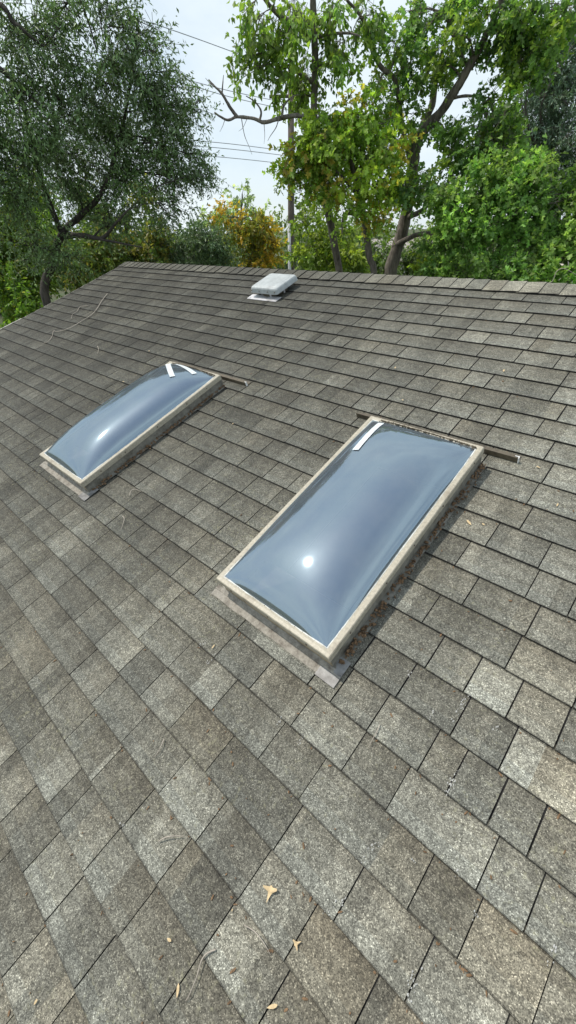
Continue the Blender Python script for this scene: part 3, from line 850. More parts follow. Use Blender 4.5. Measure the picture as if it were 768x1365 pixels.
# ---------------------------------------------------------------- trees
GAIN = 2.25
class Foliage:
    def __init__(self, seed):
        self.rng = np.random.default_rng(seed); self.B = []; self.D = []; self.N = []; self.S = []; self.C = []; self.tw = []
    def clump(self, c, rx, ry, rz, n, leaf, pal, droop=.4, twig=.3, nsub=None, per=9, var=.22, jag=1.0, sb=1.0):
        g = self.rng
        c = np.array(c); R3 = np.array([rx, ry, rz])
        nsub = nsub or max(5, int(14 * (rx * rz) ** .5))
        d = g.normal(size=(nsub, 3)); d /= np.linalg.norm(d, axis=1)[:, None]
        rad = g.random(nsub) ** .45
        sc = c + d * rad[:, None] * R3 * .88 * jag
        sr = sb * g.uniform(.22, .44, nsub) * (rx * rz) ** .5
        nt = max(1, n // per)
        k = g.integers(0, nsub, nt)
        q = g.normal(size=(nt, 3)); q /= np.linalg.norm(q, axis=1)[:, None]
        o = sc[k] + q * (sr[k] * g.random(nt) ** .5)[:, None] * np.array([1, 1, .8])
        out = (o - c) / R3
        td = q * .7 + out * .6 + g.normal(size=(nt, 3)) * .35; td[:, 2] -= droop
        td /= np.linalg.norm(td, axis=1)[:, None]
        tl = twig * g.uniform(.6, 1.3, nt)
        ctone = np.exp(g.normal(0, .22, nsub))[k]
        pal = np.array(pal); pk = g.integers(0, len(pal), nsub)[k]
        for j in range(per):
            t = (j + g.random(nt)) / per
            b = o + td * (tl * t)[:, None]
            side = g.normal(size=(nt, 3))
            ld = td * .55 + side * .75; ld[:, 2] -= droop * .8
            ld /= np.linalg.norm(ld, axis=1)[:, None]
            nr = g.normal(size=(nt, 3)) * .6; nr[:, 2] += .8
            nr -= ld * (nr * ld).sum(1)[:, None]; nr /= np.linalg.norm(nr, axis=1)[:, None]
            self.B.append(b); self.D.append(ld); self.N.append(nr)
            self.S.append(leaf * g.uniform(.6, 1.25, nt))
            alt = g.random(nt) < .18
            kk = np.where(alt, g.integers(0, len(pal), nt), pk)
            col = pal[kk] * (ctone * np.exp(g.normal(0, var, nt)))[:, None]
            self.C.append(col * GAIN * np.array([1.04, .98, 1.15]))
        self.tw.append((o - td * (tl * .5)[:, None], o + td * tl[:, None]))
        return sc, sr
    def build(self, name, material, parent, ratio=.5, lobed=False, fold=.18, twr=.0035, twigfrac=.5, barkm=None):
        B = np.concatenate(self.B); D = np.concatenate(self.D); N = np.concatenate(self.N); S = np.concatenate(self.S); C = np.clip(np.concatenate(self.C), .004, .8)
        X_ = np.cross(D, N)
        if lobed:
            tpl = [(0, 0, 0), (-.52, .38, fold), (-.17, .52, .03), (-.28, .86, fold * .7), (0, 1.02, 0), (.28, .86, fold * .7), (.17, .52, .03), (.52, .38, fold)]
            faces = [(0, 4, 3, 2, 1), (0, 7, 6, 5, 4)]
            faces = [(0, 2, 1), (0, 4, 3, 2), (0, 7, 6), (0, 6, 5, 4)]
        else:
            tpl = [(0, 0, 0), (-.5 * ratio, .45, fold * ratio), (0, 1, -.12), (.5 * ratio, .45, fold * ratio)]
            faces = [(0, 2, 1), (0, 3, 2)]
        nl = len(B); k = len(tpl)
        P = np.empty((nl, k, 3), dtype=np.float32)
        for i, (x, y, z) in enumerate(tpl):
            P[:, i] = B + (X_ * x + D * y + N * z) * S[:, None]
        loc = np.array(parent.location)
        P -= loc
        lt = [len(f) for f in faces]
        nf = len(faces)
        flat = np.concatenate([np.array(f) for f in faces])
        loops = (np.arange(nl)[:, None] * k + flat[None, :]).ravel()
        tot = np.tile(np.array(lt), nl); start = np.concatenate([[0], np.cumsum(tot)[:-1]])
        me = bpy.data.meshes.new(name)
        me.vertices.add(nl * k); me.vertices.foreach_set('co', P.ravel())
        me.loops.add(len(loops)); me.loops.foreach_set('vertex_index', loops.astype(np.int32))
        me.polygons.add(len(tot)); me.polygons.foreach_set('loop_start', start.astype(np.int32)); me.polygons.foreach_set('loop_total', tot.astype(np.int32))
        me.update(calc_edges=True)
        ca = me.color_attributes.new('Col', 'FLOAT_COLOR', 'POINT')
        cc = np.ones((nl, k, 4), dtype=np.float32); cc[:, :, :3] = C[:, None, :]
        ca.data.foreach_set('color', cc.ravel())
        o = link(name, me, [material], parent)
        if barkm and twigfrac > 0:
            A0 = np.concatenate([a for a, b in self.tw]); A1 = np.concatenate([b for a, b in self.tw])
            sel = self.rng.random(len(A0)) < twigfrac
            A0, A1 = A0[sel] - loc, A1[sel] - loc
            n = len(A0)
            d = A1 - A0; d /= np.linalg.norm(d, axis=1)[:, None]
            s1 = np.cross(d, np.array([.3, .5, .81])); s1 /= np.linalg.norm(s1, axis=1)[:, None]; s2_ = np.cross(d, s1)
            V_ = np.empty((n, 6, 3), dtype=np.float32)
            for q in range(3):
                an = q * 2 * PI / 3
                off = (s1 * math.cos(an) + s2_ * math.sin(an))
                V_[:, q] = A0 + off * twr; V_[:, 3 + q] = A1 + off * twr * .5
            fl = np.array([0, 1, 4, 3, 1, 2, 5, 4, 2, 0, 3, 5])
            loops = (np.arange(n)[:, None] * 6 + fl[None]).ravel()
            me = bpy.data.meshes.new('twigs')
            me.vertices.add(n * 6); me.vertices.foreach_set('co', V_.ravel())
            me.loops.add(len(loops)); me.loops.foreach_set('vertex_index', loops.astype(np.int32))
            me.polygons.add(n * 3); me.polygons.foreach_set('loop_start', (np.arange(n * 3) * 4).astype(np.int32)); me.polygons.foreach_set('loop_total', np.full(n * 3, 4, dtype=np.int32))
            me.update(calc_edges=True)
            link('twigs', me, [barkm], parent)['kind'] = 'stuff'
        return o

def make_tree(name, label, cat, limbs, clumps, leaf, pal, seed, barkm, leafm, ratio=.5, lobed=False, droop=.4, twig=.3, per=9, K=1.6, group=None, extra=(), twigfrac=.4, nsubk=1.6, nobranch=False, depthf=1.0, var=.22):
    """limbs: list of [(px,py,D,radius)...]; the first is the trunk and is carried down to the ground.
       clumps: (px,py,D,rx_px,rz_px,coverage)"""
    r = random.Random(seed)
    L = [[(at(px, py, D), rad * .60) for (px, py, D, rad) in lm] for lm in limbs]
    p0 = L[0][0][0]
    base = Vector((p0.x + r.uniform(-.2, .2), p0.y + r.uniform(-.2, .2), GROUND))
    t = empty(name, base); tag(t, label, cat, group)
    r0 = L[0][0][1]
    L[0] = [(base, r0 * 1.55), (base.lerp(p0, .12), r0 * 1.2), (base.lerp(p0, .55) + Vector((.05, .03, 0)), r0 * 1.08)] + L[0]
    nodes = []
    bmT = bmesh.new()
    bmB = bmesh.new()
    for i, lm in enumerate(L):
        P, R_ = smooth_path([q[0] - base for q in lm], [q[1] for q in lm], 6)
        P = [p + Vector((noise.noise(p * 1.3 + Vector((seed, 0, 0))), noise.noise(p * 1.3 + Vector((0, seed, 0))), 0)) * min(.06, rr * .8) for p, rr in zip(P, R_)]
        tube(bmT if i == 0 else bmB, P, R_, 10 if i == 0 else 7, True, .25)
        nodes += [(p, rr) for p, rr in zip(P, R_) if p.z > (P[-1].z - P[0].z) * .25 + P[0].z or i > 0]
    fo = Foliage(seed)
    # crown branches from the limbs to every clump and sub clump
    for (px, py, D, rx, rz, cov) in clumps:
        c = at(px, py, D)
        k = (c - CAM).length / F
        # px radius to metres: along the ray the scale is depth / F
        depth = (c - CAM).dot(Zf)
        s = depth / F
        RX, RZ = rx * s, rz * s
        n = int(cov * K * PI * RX * RZ / (.5 * leaf * leaf * (.55 if lobed else ratio * .5)))
        n = min(n, 60000)
        sc, sr = fo.clump(c, RX, min(RX, RZ) * depthf, RZ, n, leaf, pal, droop, twig, max(8, int(14 * nsubk * (RX * RZ) ** .5)), per, var, 1.0, 1.15 if nsubk > 3 else 1.0)
        if nobranch: continue
        cl = c - base
        best = min(nodes, key=lambda q: (q[0] - cl).length + max(0, q[0].z - cl.z) * .5)
        a = best[0]; ra = min(best[1] * .5, .012 + .022 * (cl - a).length)
        mid = a.lerp(cl, .5) + Vector((r.uniform(-.1, .1), r.uniform(-.1, .1), .12)) * (cl - a).length * .6
        P, R_ = smooth_path([a, mid, cl], [ra, ra * .7, ra * .45], 6)
        tube(bmB, P, R_, 6, True, .2)
        for q in sc[:14]:
            q = Vector(q) - base
            i0 = r.randrange(len(P) // 2, len(P)); a2 = P[i0]
            m2 = a2.lerp(q, .5) + Vector((r.uniform(-1, 1), r.uniform(-1, 1), r.uniform(0, 1))) * .1 * (q - a2).length
            PP, RR = smooth_path([a2, m2, q], [max(.006, R_[i0] * .5), max(.005, R_[i0] * .35), .003], 4)
            tube(bmB, PP, RR, 5, False)
    bobj('trunk', bmT, barkm, t, True)
    if len(bmB.verts): bobj('branches', bmB, barkm, t, True)
    else: bmB.free()
    fo.build('crown', leafm, t, ratio, lobed, barkm=barkm, twigfrac=twigfrac)
    return t

DKG = [(.058, .102, .032), (.068, .116, .042), (.084, .122, .058), (.052, .096, .026)]
MIDG = [(.075, .130, .018), (.100, .155, .024), (.060, .110, .022)]
YEL = [(.135, .190, .020), (.110, .175, .022), (.185, .165, .024), (.085, .145, .020), (.12, .185, .026), (.095, .16, .02)]
GOLD = [(.22, .165, .018), (.17, .145, .02), (.12, .12, .02), (.26, .18, .02), (.09, .11, .02)]
BRT = [(.095, .170, .034), (.075, .145, .030), (.125, .195, .045), (.060, .120, .026)]
UND = [(.060, .110, .012), (.085, .130, .014), (.045, .085, .012), (.105, .120, .016)]

# 1 the dark small leaved oak at the left
make_tree('oak_tree', 'tall dark green oak with fine small leaves filling the upper left', 'tree',
  [[(62, 405, 9.0, .13), (72, 345, 9.0, .12), (84, 312, 9.0, .10), (106, 288, 9.0, .08), (132, 262, 8.9, .065), (152, 215, 8.8, .05), (168, 150, 8.8, .04), (176, 90, 8.7, .022)],
   [(90, 314, 9.0, .10), (110, 314, 8.7, .065), (136, 317, 8.5, .05), (152, 300, 8.4, .035), (170, 280, 8.3, .02)],
   [(118, 316, 8.6, .05), (150, 322, 8.4, .03), (190, 330, 8.3, .014)],
   [(-60, 120, 8.4, .08), (-10, 12, 7.8, .06), (20, 32, 7.7, .045), (42, 50, 7.7, .03), (58, 62, 7.8, .018)],
   [(-60, 60, 8.4, .07), (0, 92, 8.0, .055), (28, 118, 8.0, .04), (60, 146, 8.0, .02)],
   [(84, 312, 9.0, .08), (60, 250, 8.8, .06), (40, 180, 8.6, .04), (20, 110, 8.4, .02)],
   [(130, 70, 8.2, .016), (118, 30, 8.2, .018), (104, -6, 8.2, .02)]],
  [(20, 40, 8.0, 50, 42, .75), (70, 55, 8.2, 42, 48, .7), (85, 10, 8.3, 50, 24, .6), (150, 35, 8.2, 40, 45, .75), (190, 70, 8.4, 42, 38, .8), (185, 25, 8.6, 36, 26, .6),
   (25, 130, 8.0, 55, 50, .95), (85, 130, 8.4, 50, 50, .88), (140, 110, 8.6, 50, 46, .88), (200, 125, 8.6, 42, 40, .9), (225, 140, 8.8, 40, 36, .7),
   (20, 205, 8.2, 60, 50, 1.0), (85, 205, 8.8, 55, 48, 1.0), (150, 190, 9.0, 55, 45, .92), (210, 190, 9.0, 45, 38, 1.0), (250, 205, 9.0, 38, 30, .7), (262, 238, 9.1, 30, 18, .65),
   (232, 105, 8.8, 16, 22, .5), (262, 150, 8.9, 22, 28, .55), (222, 240, 9.2, 40, 24, .9), (160, 245, 9.2, 55, 28, 1.0), (100, 250, 9.2, 45, 26, .8), (40, 330, 8.6, 40, 40, .5), (95, 345, 8.8, 34, 40, .45), (150, 300, 9.0, 50, 24, .5), (230, 275, 9.2, 40, 20, .45), (20, 260, 8.4, 50, 34, .88), (-60, 150, 8.2, 60, 120, .8)],
  .066, DKG, 11, M_BARKD, M_LEAF_D, ratio=.34, droop=.35, twig=.26, per=8, K=1.32, twigfrac=.4, nsubk=3.2)

# understory behind it
make_tree('understory_tree', 'sunlit yellow green understory tree below the oak at the far left edge', 'tree',
  [[(30, 400, 13.5, .12), (36, 340, 13.5, .09), (40, 290, 13.5, .05)]],
  [(0, 340, 13.0, 60, 52, 1.3), (60, 330, 13.5, 60, 50, 1.3), (20, 400, 12.0, 70, 45, 1.3), (40, 270, 14, 60, 40, 1.0), (-50, 300, 13, 50, 90, 1)],
  .12, UND, 21, M_BARKD, M_LEAF, ratio=.5, K=1.9, group='trees behind the roof')
make_tree('understory_tree', 'olive green understory tree between the oak trunk and the yellow tree', 'tree',
  [[(165, 390, 13.8, .12), (168, 330, 13.8, .09), (172, 280, 13.8, .05)]],
  [(120, 350, 12.5, 50, 44, 1.3), (170, 330, 13.5, 48, 42, 1.2), (205, 340, 13.5, 40, 40, 1.2), (130, 290, 14, 48, 36, .9), (190, 275, 14.2, 40, 30, .9)],
  .12, [(.050, .085, .016), (.070, .100, .018), (.040, .068, .016), (.100, .10, .022)], 22, M_BARKD, M_LEAF, ratio=.5, K=1.8, group='trees behind the roof')
make_tree('golden_tree', 'golden yellow autumn tree behind the ridge left of the utility pole', 'tree',
  [[(338, 372, 17, .12), (338, 330, 17, .09), (337, 290, 17, .05)]],
  [(318, 300, 17, 26, 20, 1.1), (348, 312, 17, 30, 24, 1.2), (335, 340, 17, 46, 24, 1.3), (292, 292, 17.2, 18, 14, .8), (366, 334, 17, 20, 20, 1.0), (342, 288, 17, 14, 10, .7)],
  .15, GOLD + [(.10, .13, .02), (.08, .12, .02)], 23, M_BARKG, M_LEAF, ratio=.5, K=1.8, group='trees behind the roof')
make_tree('evergreen_shrub', 'dark blue green rounded bush in front of the golden tree', 'shrub',
  [[(275, 372, 14.5, .08), (275, 340, 14.5, .06), (276, 318, 14.5, .03)]],
  [(272, 322, 14.2, 42, 26, 1.4), (250, 345, 14, 46, 22, 1.4), (296, 345, 14, 32, 22, 1.3), (232, 328, 14.3, 30, 22, 1.2)],
  .09, [(.036, .066, .024), (.046, .078, .028), (.056, .088, .03)], 24, M_BARKD, M_LEAF_D, ratio=.4, K=1.3, group='trees behind the roof')
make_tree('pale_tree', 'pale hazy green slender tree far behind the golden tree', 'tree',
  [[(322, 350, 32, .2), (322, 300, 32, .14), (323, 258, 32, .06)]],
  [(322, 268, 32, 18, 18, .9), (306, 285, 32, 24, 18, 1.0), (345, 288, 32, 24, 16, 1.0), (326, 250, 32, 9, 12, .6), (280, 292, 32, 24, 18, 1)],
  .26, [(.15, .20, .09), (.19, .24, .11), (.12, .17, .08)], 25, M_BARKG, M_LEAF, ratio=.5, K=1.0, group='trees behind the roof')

# 2 tree with the thin trunk and the dead limb, top centre
make_tree('slender_tree', 'slender tree with sparse hanging leaves and a straight grey trunk at top centre', 'tree',
  [[(452, 372, 10.6, .13), (440, 300, 10.4, .125), (428, 220, 10.2, .115), (421, 165, 10, .105), (420, 110, 10, .095), (420, 50, 9.9, .085), (418, -10, 9.8, .07)],
   [(419, 32, 9.9, .075), (395, 30, 9.7, .07), (378, 25, 9.6, .06), (362, 10, 9.5, .05), (350, -6, 9.4, .04)],
   [(421, 50, 9.9, .04), (440, 46, 9.8, .035), (462, 44, 9.7, .028), (480, 48, 9.6, .015)],
   [(420, 112, 10, .055), (404, 102, 9.9, .045), (392, 90, 9.8, .038), (384, 70, 9.8, .028), (380, 55, 9.7, .018)],
   [(362, 12, 9.5, .03), (366, 2, 9.4, .02), (356, -10, 9.4, .015)]],
  [(335, 8, 9.4, 26, 16, .9), (345, 28, 9.3, 16, 14, .8), (326, 75, 9.4, 20, 22, .7), (350, 60, 9.5, 26, 26, .8), (375, 70, 9.7, 26, 34, .95), (392, 20, 9.7, 30, 24, 1.0), (440, 20, 9.9, 34, 26, .95), (405, 100, 10.2, 26, 30, .9),
   (330, 100, 9.4, 18, 16, .55), (452, 60, 9.7, 30, 22, .8), (462, 88, 9.9, 22, 20, .6), (398, 130, 10.2, 18, 26, .8), (480, 20, 9.8, 24, 20, .6), (385, 45, 9.4, 34, 22, .7), (365, 100, 9.6, 16, 18, .5)],
  .10, MIDG + [(.10, .15, .03)], 31, M_BARKG, M_LEAF, ratio=.62, droop=.9, twig=.30, per=7, K=1.7, group='large trees behind the ridge', twigfrac=.6)
# dead limb of that tree's neighbour, a broken bare branch
def dead_branch():
    paths = [([(446, 162), (430, 160), (410, 156), (392, 154), (372, 158), (352, 163), (338, 158), (316, 156), (304, 160), (293, 155), (286, 150)], .042),
             ([(316, 156), (306, 142), (296, 125), (286, 115), (278, 106)], .03), ([(296, 125), (297, 112), (298, 100)], .014), ([(286, 115), (281, 112), (274, 104)], .010),
             ([(346, 161), (348, 148), (340, 136), (328, 128)], .02), ([(376, 157), (378, 142), (388, 130), (398, 126)], .022), ([(378, 142), (372, 132)], .01),
             ([(322, 158), (326, 180), (332, 195), (336, 206)], .007), ([(352, 164), (353, 180), (352, 192)], .006), ([(372, 158), (368, 170), (360, 182), (357, 188)], .009), ([(300, 159), (297, 168), (293, 176)], .006), ([(330, 157), (324, 170), (318, 175)], .005)]
    D0 = 9.9
    base = at(446, 162, D0)
    t = empty('dead_branch', base); tag(t, 'bare dead branch reaching left across the sky from the slender trunk', 'branch')
    for k, (pp, rad) in enumerate(paths):
        pts = [at(x, y, D0 - .004 * (446 - x) + .03 * math.sin(i * 1.9 + k)) - base for i, (x, y) in enumerate(pp)]
        P, R_ = smooth_path(pts, [rad * (1 - .7 * i / (len(pts) - 1)) for i in range(len(pts))], 5)
        bm = bmesh.new(); tube(bm, P, R_, 7, True, .3)
        bobj('limb' if k == 0 else 'side_twig', bm, M_BARKP, t, True)
dead_branch()

# 3 drooping yellow green mass in the centre
make_tree('broadleaf_tree', 'leaning tree with drooping yellow green leaves and a few rusty ones right of the pole', 'tree',
  [[(499, 372, 9.6, .115), (494, 345, 9.6, .105), (488, 310, 9.6, .10), (480, 270, 9.6, .085), (470, 220, 9.5, .065), (462, 170, 9.5, .04)],
   [(484, 290, 9.6, .06), (466, 285, 9.3, .045), (458, 290, 9.2, .04), (456, 312, 9.2, .02)],
   [(480, 265, 9.6, .05), (450, 230, 9.3, .035), (420, 215, 9.1, .02)]],
  [(440, 165, 9.5, 34, 26, 1.1), (480, 150, 9.6, 34, 24, 1.0), (400, 215, 9.2, 30, 30, 1.1), (440, 205, 9.2, 38, 30, 1.4), (485, 200, 9.4, 38, 34, 1.4), (415, 185, 9.3, 30, 22, 1.1), (520, 205, 9.6, 26, 30, 1.0),
   (390, 240, 9.2, 22, 14, .7), (450, 245, 9.2, 44, 20, 1.1), (500, 250, 9.3, 32, 24, 1.2), (515, 165, 9.7, 24, 22, .9), (470, 285, 9.2, 22, 20, .8), (540, 250, 9.5, 22, 16, .8), (505, 290, 9.4, 16, 14, .7)],
  .088, YEL, 41, M_BARKG, M_LEAF, lobed=True, droop=.8, twig=.28, per=7, K=2.9, group='large trees behind the ridge')
# 4 the big forked tree
make_tree('forked_tree', 'big forked tree with a thick grey trunk right of centre and rising limbs', 'tree',
  [[(520, 375, 10.4, .24), (530, 335, 10.4, .215), (540, 290, 10.4, .20), (547, 240, 10.4, .19), (552, 205, 10.4, .18), (562, 180, 10.4, .15), (590, 150, 10.2, .125), (610, 118, 10, .115), (630, 80, 9.9, .10), (648, 45, 9.8, .085), (664, 10, 9.7, .07), (672, -20, 9.6, .06)],
   [(556, 195, 10.4, .12), (566, 165, 10.5, .11), (577, 140, 10.5, .10), (580, 110, 10.5, .09), (584, 90, 10.5, .07), (592, 60, 10.4, .055), (600, 20, 10.3, .04)],
   [(548, 226, 10.4, .09), (538, 170, 10.3, .07), (528, 110, 10.2, .07), (510, 92, 10.1, .062), (498, 72, 10, .055), (492, 45, 9.9, .045), (478, 18, 9.8, .035), (462, 0, 9.7, .03)],
   [(526, 328, 10.4, .10), (545, 318, 10.1, .08), (560, 312, 9.9, .07), (582, 312, 9.7, .055), (605, 318, 9.5, .035)],
   [(540, 290, 10.4, .09), (556, 285, 10.1, .08), (568, 276, 9.9, .06), (576, 262, 9.8, .035)],
   [(600, 132, 10.1, .05), (620, 128, 9.9, .035), (650, 130, 9.7, .02)],
   [(604, 0, 10.2, .06), (600, 30, 10.2, .055), (608, 55, 10.1, .05), (622, 90, 10.0, .03)],
   [(632, 78, 9.9, .03), (625, 52, 9.8, .03), (610, 48, 9.7, .02)]],
  [(500, 30, 10, 30, 28, .75), (545, 15, 10.2, 34, 24, .55), (530, 60, 10.1, 30, 24, .75), (588, 84, 9.9, 32, 36, 1.35), (545, 85, 10.2, 24, 22, .8), (610, 20, 10.2, 34, 26, .9), (650, 20, 9.8, 36, 30, 1.0), (690, 30, 9.6, 42, 36, 1.3), (700, 75, 9.6, 30, 24, .9),
   (545, 150, 10.3, 24, 18, .9), (580, 160, 10.1, 20, 16, .7), (522, 125, 10.2, 24, 18, .6), (655, 135, 9.6, 26, 32, .9), (645, 170, 9.5, 40, 40, 1.4), (690, 160, 9.6, 32, 28, .9), (600, 205, 9.6, 18, 16, .6), (560, 235, 9.9, 24, 26, 1.1), (595, 180, 9.9, 12, 14, .5), (605, 240, 9.5, 22, 22, .9),
   (560, 40, 10.4, 26, 18, .5), (740, 20, 9.4, 40, 34, .8), (548, 250, 9.4, 28, 26, .9), (720, 60, 9.4, 40, 34, .8), (665, 195, 9.3, 34, 24, 1.0), (505, 110, 10.0, 18, 16, .4), (575, 20, 10, 16, 20, .4)],
  .084, [(.060, .118, .024), (.075, .138, .028), (.050, .10, .026), (.11, .165, .025)], 51, M_BARKG, M_LEAF, lobed=True, droop=.6, twig=.26, per=7, K=2.5, group='large trees behind the ridge', twigfrac=.5)
# 5 the bright bushy tree on the right
make_tree('bushy_tree', 'dense bright green broad leaved tree rising behind the ridge at the right', 'tree',
  [[(668, 385, 9.0, .12), (668, 340, 9.0, .10), (664, 290, 9.0, .07), (662, 250, 9.0, .04)]],
  [(600, 270, 8.8, 30, 34, 1.5), (590, 320, 8.8, 26, 34, 1.2), (640, 250, 8.8, 44, 34, 1.5), (690, 240, 8.8, 40, 34, 1.5), (740, 270, 8.6, 44, 40, 1.5), (650, 310, 8.5, 44, 40, 1.6), (700, 320, 8.4, 48, 44, 1.6), (760, 330, 8.2, 50, 44, 1.6), (610, 360, 8.5, 44, 26, 1.4), (670, 365, 8.2, 50, 26, 1.4), (730, 375, 8.0, 50, 24, 1.4), (720, 215, 9, 30, 20, 1.0), (790, 250, 8.6, 30, 50, 1.2), (575, 358, 8.8, 16, 24, 1)],
  .080, BRT, 61, M_BARKG, M_LEAF, lobed=True, droop=.3, twig=.22, per=7, K=2.6, group='large trees behind the ridge')
# 6 far right evergreen
make_tree('evergreen_tree', 'tall dark grey green evergreen with rising bare streaks at the far right', 'tree',
  [[(740, 330, 15, .25), (738, 240, 15, .2), (736, 160, 15, .13), (748, 80, 15, .08), (760, 10, 15, .05)],
   [(738, 240, 15, .08), (712, 190, 14.8, .06), (700, 140, 14.6, .04), (715, 90, 14.4, .025)],
   [(736, 200, 15, .08), (720, 150, 14.6, .05), (745, 90, 14.2, .035), (772, 50, 14, .025)],
   [(736, 180, 15, .07), (760, 130, 14.6, .05), (790, 80, 14.4, .03)],
   [(712, 190, 14.8, .05), (700, 160, 14.5, .03), (690, 110, 14.4, .02)]],
  [(725, 120, 15, 42, 46, 1.0), (760, 170, 14.6, 44, 44, 1.3), (715, 180, 15, 36, 36, 1.1), (765, 110, 14.8, 38, 40, .8), (740, 60, 15, 40, 36, .6), (760, 235, 14.4, 36, 34, 1.3), (785, 30, 14.6, 36, 40, .6), (700, 220, 15, 34, 28, 1), (680, 85, 15, 26, 30, .5)],
  .11, [(.050, .088, .046), (.062, .100, .052), (.078, .112, .062)], 71, M_BARKG, M_LEAF_D, ratio=.3, droop=.2, twig=.3, per=8, K=1.6, group='large trees behind the ridge', twigfrac=.6)
# 7 understory between the trunks
make_tree('understory_tree', 'yellow green sapling between the utility pole and the leaning tree', 'tree',
  [[(432, 380, 12.5, .07), (430, 330, 12.5, .05), (426, 290, 12.5, .03)]],
  [(410, 330, 12.2, 26, 34, 1.2), (440, 345, 12, 36, 28, 1.3), (400, 290, 12.6, 18, 22, .8), (450, 310, 12.6, 26, 24, .9), (475, 352, 12.2, 22, 20, 1.2), (430, 275, 12.8, 26, 20, .8)],
  .12, [(.12, .16, .02), (.09, .135, .02), (.07, .115, .02)], 81, M_BARKG, M_LEAF, ratio=.55, K=1.8, group='trees behind the roof')
make_tree('understory_tree', 'dull green bushy understory between the two leaning trunks', 'tree',
  [[(520, 385, 15.5, .08), (520, 350, 15.5, .06), (520, 330, 15.5, .03)]],
  [(515, 345, 15.2, 30, 26, 1.3), (550, 350, 15.2, 30, 22, 1.3), (500, 362, 14.8, 40, 14, 1.3), (575, 345, 15.5, 24, 24, 1.2), (480, 350, 15.5, 24, 30, 1.1), (565, 315, 16, 14, 10, .8)],
  .12, [(.045, .075, .02), (.06, .095, .025), (.035, .06, .018)], 82, M_BARKG, M_LEAF, ratio=.5, K=1.9, group='trees behind the roof')
make_tree('lime_shrub', 'lime green upright shrub right of the thick forked trunk', 'shrub',
  [[(572, 385, 10.4, .05), (572, 360, 10.4, .04), (573, 340, 10.4, .02)]],
  [(570, 355, 10.2, 14, 24, 1.3), (582, 340, 10.2, 12, 16, .9), (560, 368, 10.2, 12, 12, 1.0)],
  .11, [(.13, .18, .02), (.10, .155, .02)], 83, M_BARKG, M_LEAF, lobed=True, droop=1.0, K=1.8, group='trees behind the roof')

# distant wood line closing the horizon, a continuous mass
fo = Foliage(91)
wood = empty('distant_wood', (at(384, 340, 38).x, at(384, 340, 38).y, GROUND))
for i in range(34):
    px = -260 + i * 38
    D = 36 + 8 * noise.noise(Vector((i * .7, 0, 0)))
    c = at(px, 322 + 0 * i, D); s = D / F
    hz = (5.2 + 1.5 * noise.noise(Vector((i * .9, 3, 0))))
    fo.clump(Vector((c.x, c.y, GROUND + hz * .55)), 2.4, 1.8, hz * .6, 1500, .34, [(.06, .095, .035), (.05, .08, .03), (.085, .115, .04)], .2, .6, 16, 7)
w_o = fo.build('distant_wood_leaves', M_LEAF, wood, .6)
bpy.data.objects.remove(wood)
w_o.name = 'distant_wood'; w_o.location = (at(384, 340, 38).x, at(384, 340, 38).y, GROUND)
tag(w_o, 'far line of mixed green woodland closing the view behind the houses', 'woodland', None, 'stuff')

# ---------------------------------------------------------------- broken pale stub with curled dry leaves at the right
t = empty('dry_branch', at(752, 372, 7.2)); tag(t, 'bleached dry branch with curled dead leaves among green leaves at the right edge', 'branch')
bm = bmesh.new()
pp = [at(x, y, 7.2) - t.location for x, y in ((715, 378), (735, 376), (742, 362), (752, 358), (768, 366), (785, 372))]
P, R_ = smooth_path(pp, [.006, .006, .006, .005, .004, .003], 5); tube(bm, P, R_, 6)
bobj('twig', bm, M_TWIG, t, True)
for (x, y, s, a) in ((748, 353, .10, .3), (757, 352, .08, 1.2), (746, 372, .07, 2.0), (717, 377, .06, 2.6), (727, 379, .05, .6), (762, 377, .07, 1.4)):
    bm = bmesh.new()
    p = at(x, y, 7.15) - t.location
    vs = [(0, -.5, 0), (.3, -.2, .12), (.28, .2, .16), (0, .5, .05), (-.28, .2, .14), (-.3, -.2, .1)]
    c = bm.verts.new(p)
    vv_ = [bm.verts.new(p + Matrix.Rotation(a, 3, 'Y') @ Matrix.Rotation(a * 1.7, 3, 'Z') @ (Vector(v) * s)) for v in vs]
    for i in range(6): bm.faces.new((c, vv_[i], vv_[(i + 1) % 6]))
    bobj('dead_leaf', bm, simple_mat('bleached_leaf', (.45, .41, .36), .8, 40, .2), t)

# ---------------------------------------------------------------- utility pole and wires
pb = at(386, 330, 24); pt = at(388, 92, 24)
pole = empty('utility_pole', (pb.x, pb.y, GROUND)); tag(pole, 'wooden utility pole with a grey conduit rising behind the ridge left of the leafy trees', 'utility pole')
top = Vector((pt.x - pb.x, pt.y - pb.y, pt.z - GROUND))
bm = bmesh.new(); tube(bm, [Vector((0, 0, 0)), top * .5, top], [.17, .15, .12], 14); bobj('post', bm, M_POLE, pole, True)
bm = bmesh.new()
q0 = at(385.5, 345, 23.7) - pole.location; q1 = at(385.5, 298, 23.7) - pole.location
tube(bm, [Vector((q0.x, q0.y, 0)), q1], .075, 10); bobj('conduit', bm, simple_mat('grey_conduit', (.42, .43, .43), .6, 6, .1), pole, True)
bm = bmesh.new()
ca_ = at(388, 128, 24) - pole.location
rgt = X.copy(); rgt.z = 0; rgt.normalize()
tube(bm, [ca_ - rgt * .9 + Vector((0, .0, 0)), ca_ + rgt * .9], .06, 6); bobj('crossarm', bm, M_POLE, pole)
M_WIRE = simple_mat('wire', (.36, .38, .40), .6, 5, .1)
def wire(pts, D0, D1, r, label):
    n = len(pts)
    P = [at(x, y, D0 + (D1 - D0) * i / (n - 1)) for i, (x, y) in enumerate(pts)]
    PP, RR = smooth_path([p - P[0] for p in P], [r] * n, 8)
    bm = bmesh.new(); tube(bm, PP, RR, 6)
    o = bobj('overhead_wire', bm, M_WIRE, None, True); o.location = P[0]
    tag(o, label, 'wire', 'overhead wires')
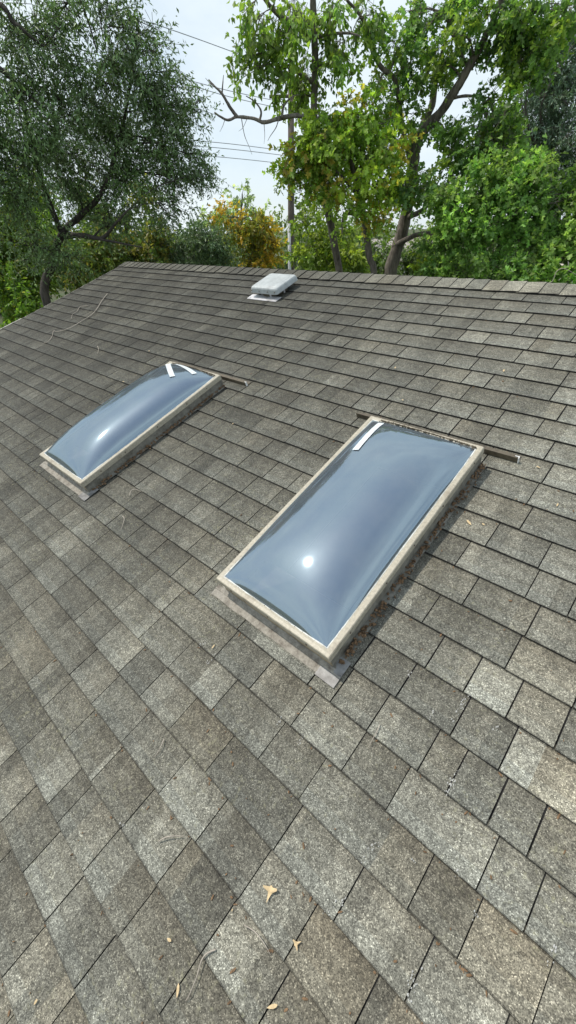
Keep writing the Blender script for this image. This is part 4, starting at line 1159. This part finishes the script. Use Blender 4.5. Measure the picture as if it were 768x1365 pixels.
wire([(-60, -60), (120, 5), (215, 35), (310, 69), (400, 104)], 15, 24, .012, 'highest overhead wire, sloping down alone across open sky')
wire([(-80, 10), (120, 70), (230, 101), (310, 122), (386, 138)], 15, 24, .012, 'upper of the paired overhead wires above the dead branch')
wire([(-80, 22), (120, 80), (240, 110), (310, 130), (386, 147)], 15, 24, .012, 'lower of the paired overhead wires above the dead branch')
wire([(-80, 150), (120, 178), (290, 190), (386, 202)], 15, 24, .012, 'top of the three overhead wires below the dead branch')
wire([(-80, 158), (120, 184), (290, 197), (386, 208)], 15, 24, .012, 'middle of the three overhead wires below the dead branch')
wire([(-80, 178), (120, 198), (290, 209), (386, 219)], 15, 24, .012, 'lowest of the three overhead wires below the dead branch')
# distant neighbouring house seen between the trunks
nh = at(545, 326, 34)
neigh = empty('neighbour_house', (nh.x, nh.y, GROUND), (0, 0, math.radians(25)))
tag(neigh, 'distant pale roofed house glimpsed between the two trunks', 'house')
hgt = nh.z - GROUND
bm = bmesh.new(); box(bm, -2.4, 2.4, -3, 3, 0, hgt * .8); bobj('wall', bm, simple_mat('pale_wall', (.5, .48, .44), .8, 2, .05), neigh)
bm = bmesh.new()
A = [bm.verts.new((x, y, z)) for x in (-2.7, 2.7) for (y, z) in ((-3.4, hgt * .78), (0, hgt * 1.12), (3.4, hgt * .78))]
bm.faces.new((A[0], A[3], A[4], A[1])); bm.faces.new((A[1], A[4], A[5], A[2])); bm.faces.new((A[0], A[1], A[2])); bm.faces.new((A[5], A[4], A[3])); bm.faces.new((A[0], A[2], A[5], A[3]))
bobj('roof', bm, simple_mat('pale_roof', (.34, .31, .29), .85, 4, .15), neigh)

# ---------------------------------------------------------------- ground
M_GR = grimy_mat('lawn', (.045, .075, .018), (.07, .06, .03), .95, 0, .35, .4, .65, 6, .02)
bm = bmesh.new()
bmesh.ops.create_grid(bm, x_segments=60, y_segments=60, size=400)
for v in bm.verts: v.co.z = .0 + (.25 * noise.noise(v.co * .02) if v.co.length > 40 else 0)
o = bobj('ground', bm, M_GR); o.location = (0, 0, GROUND); tag(o, None, None, None, 'structure')
print('objects', len(SC.objects), 'polys', sum(len(o.data.polygons) for o in SC.objects if o.type == 'MESH'))
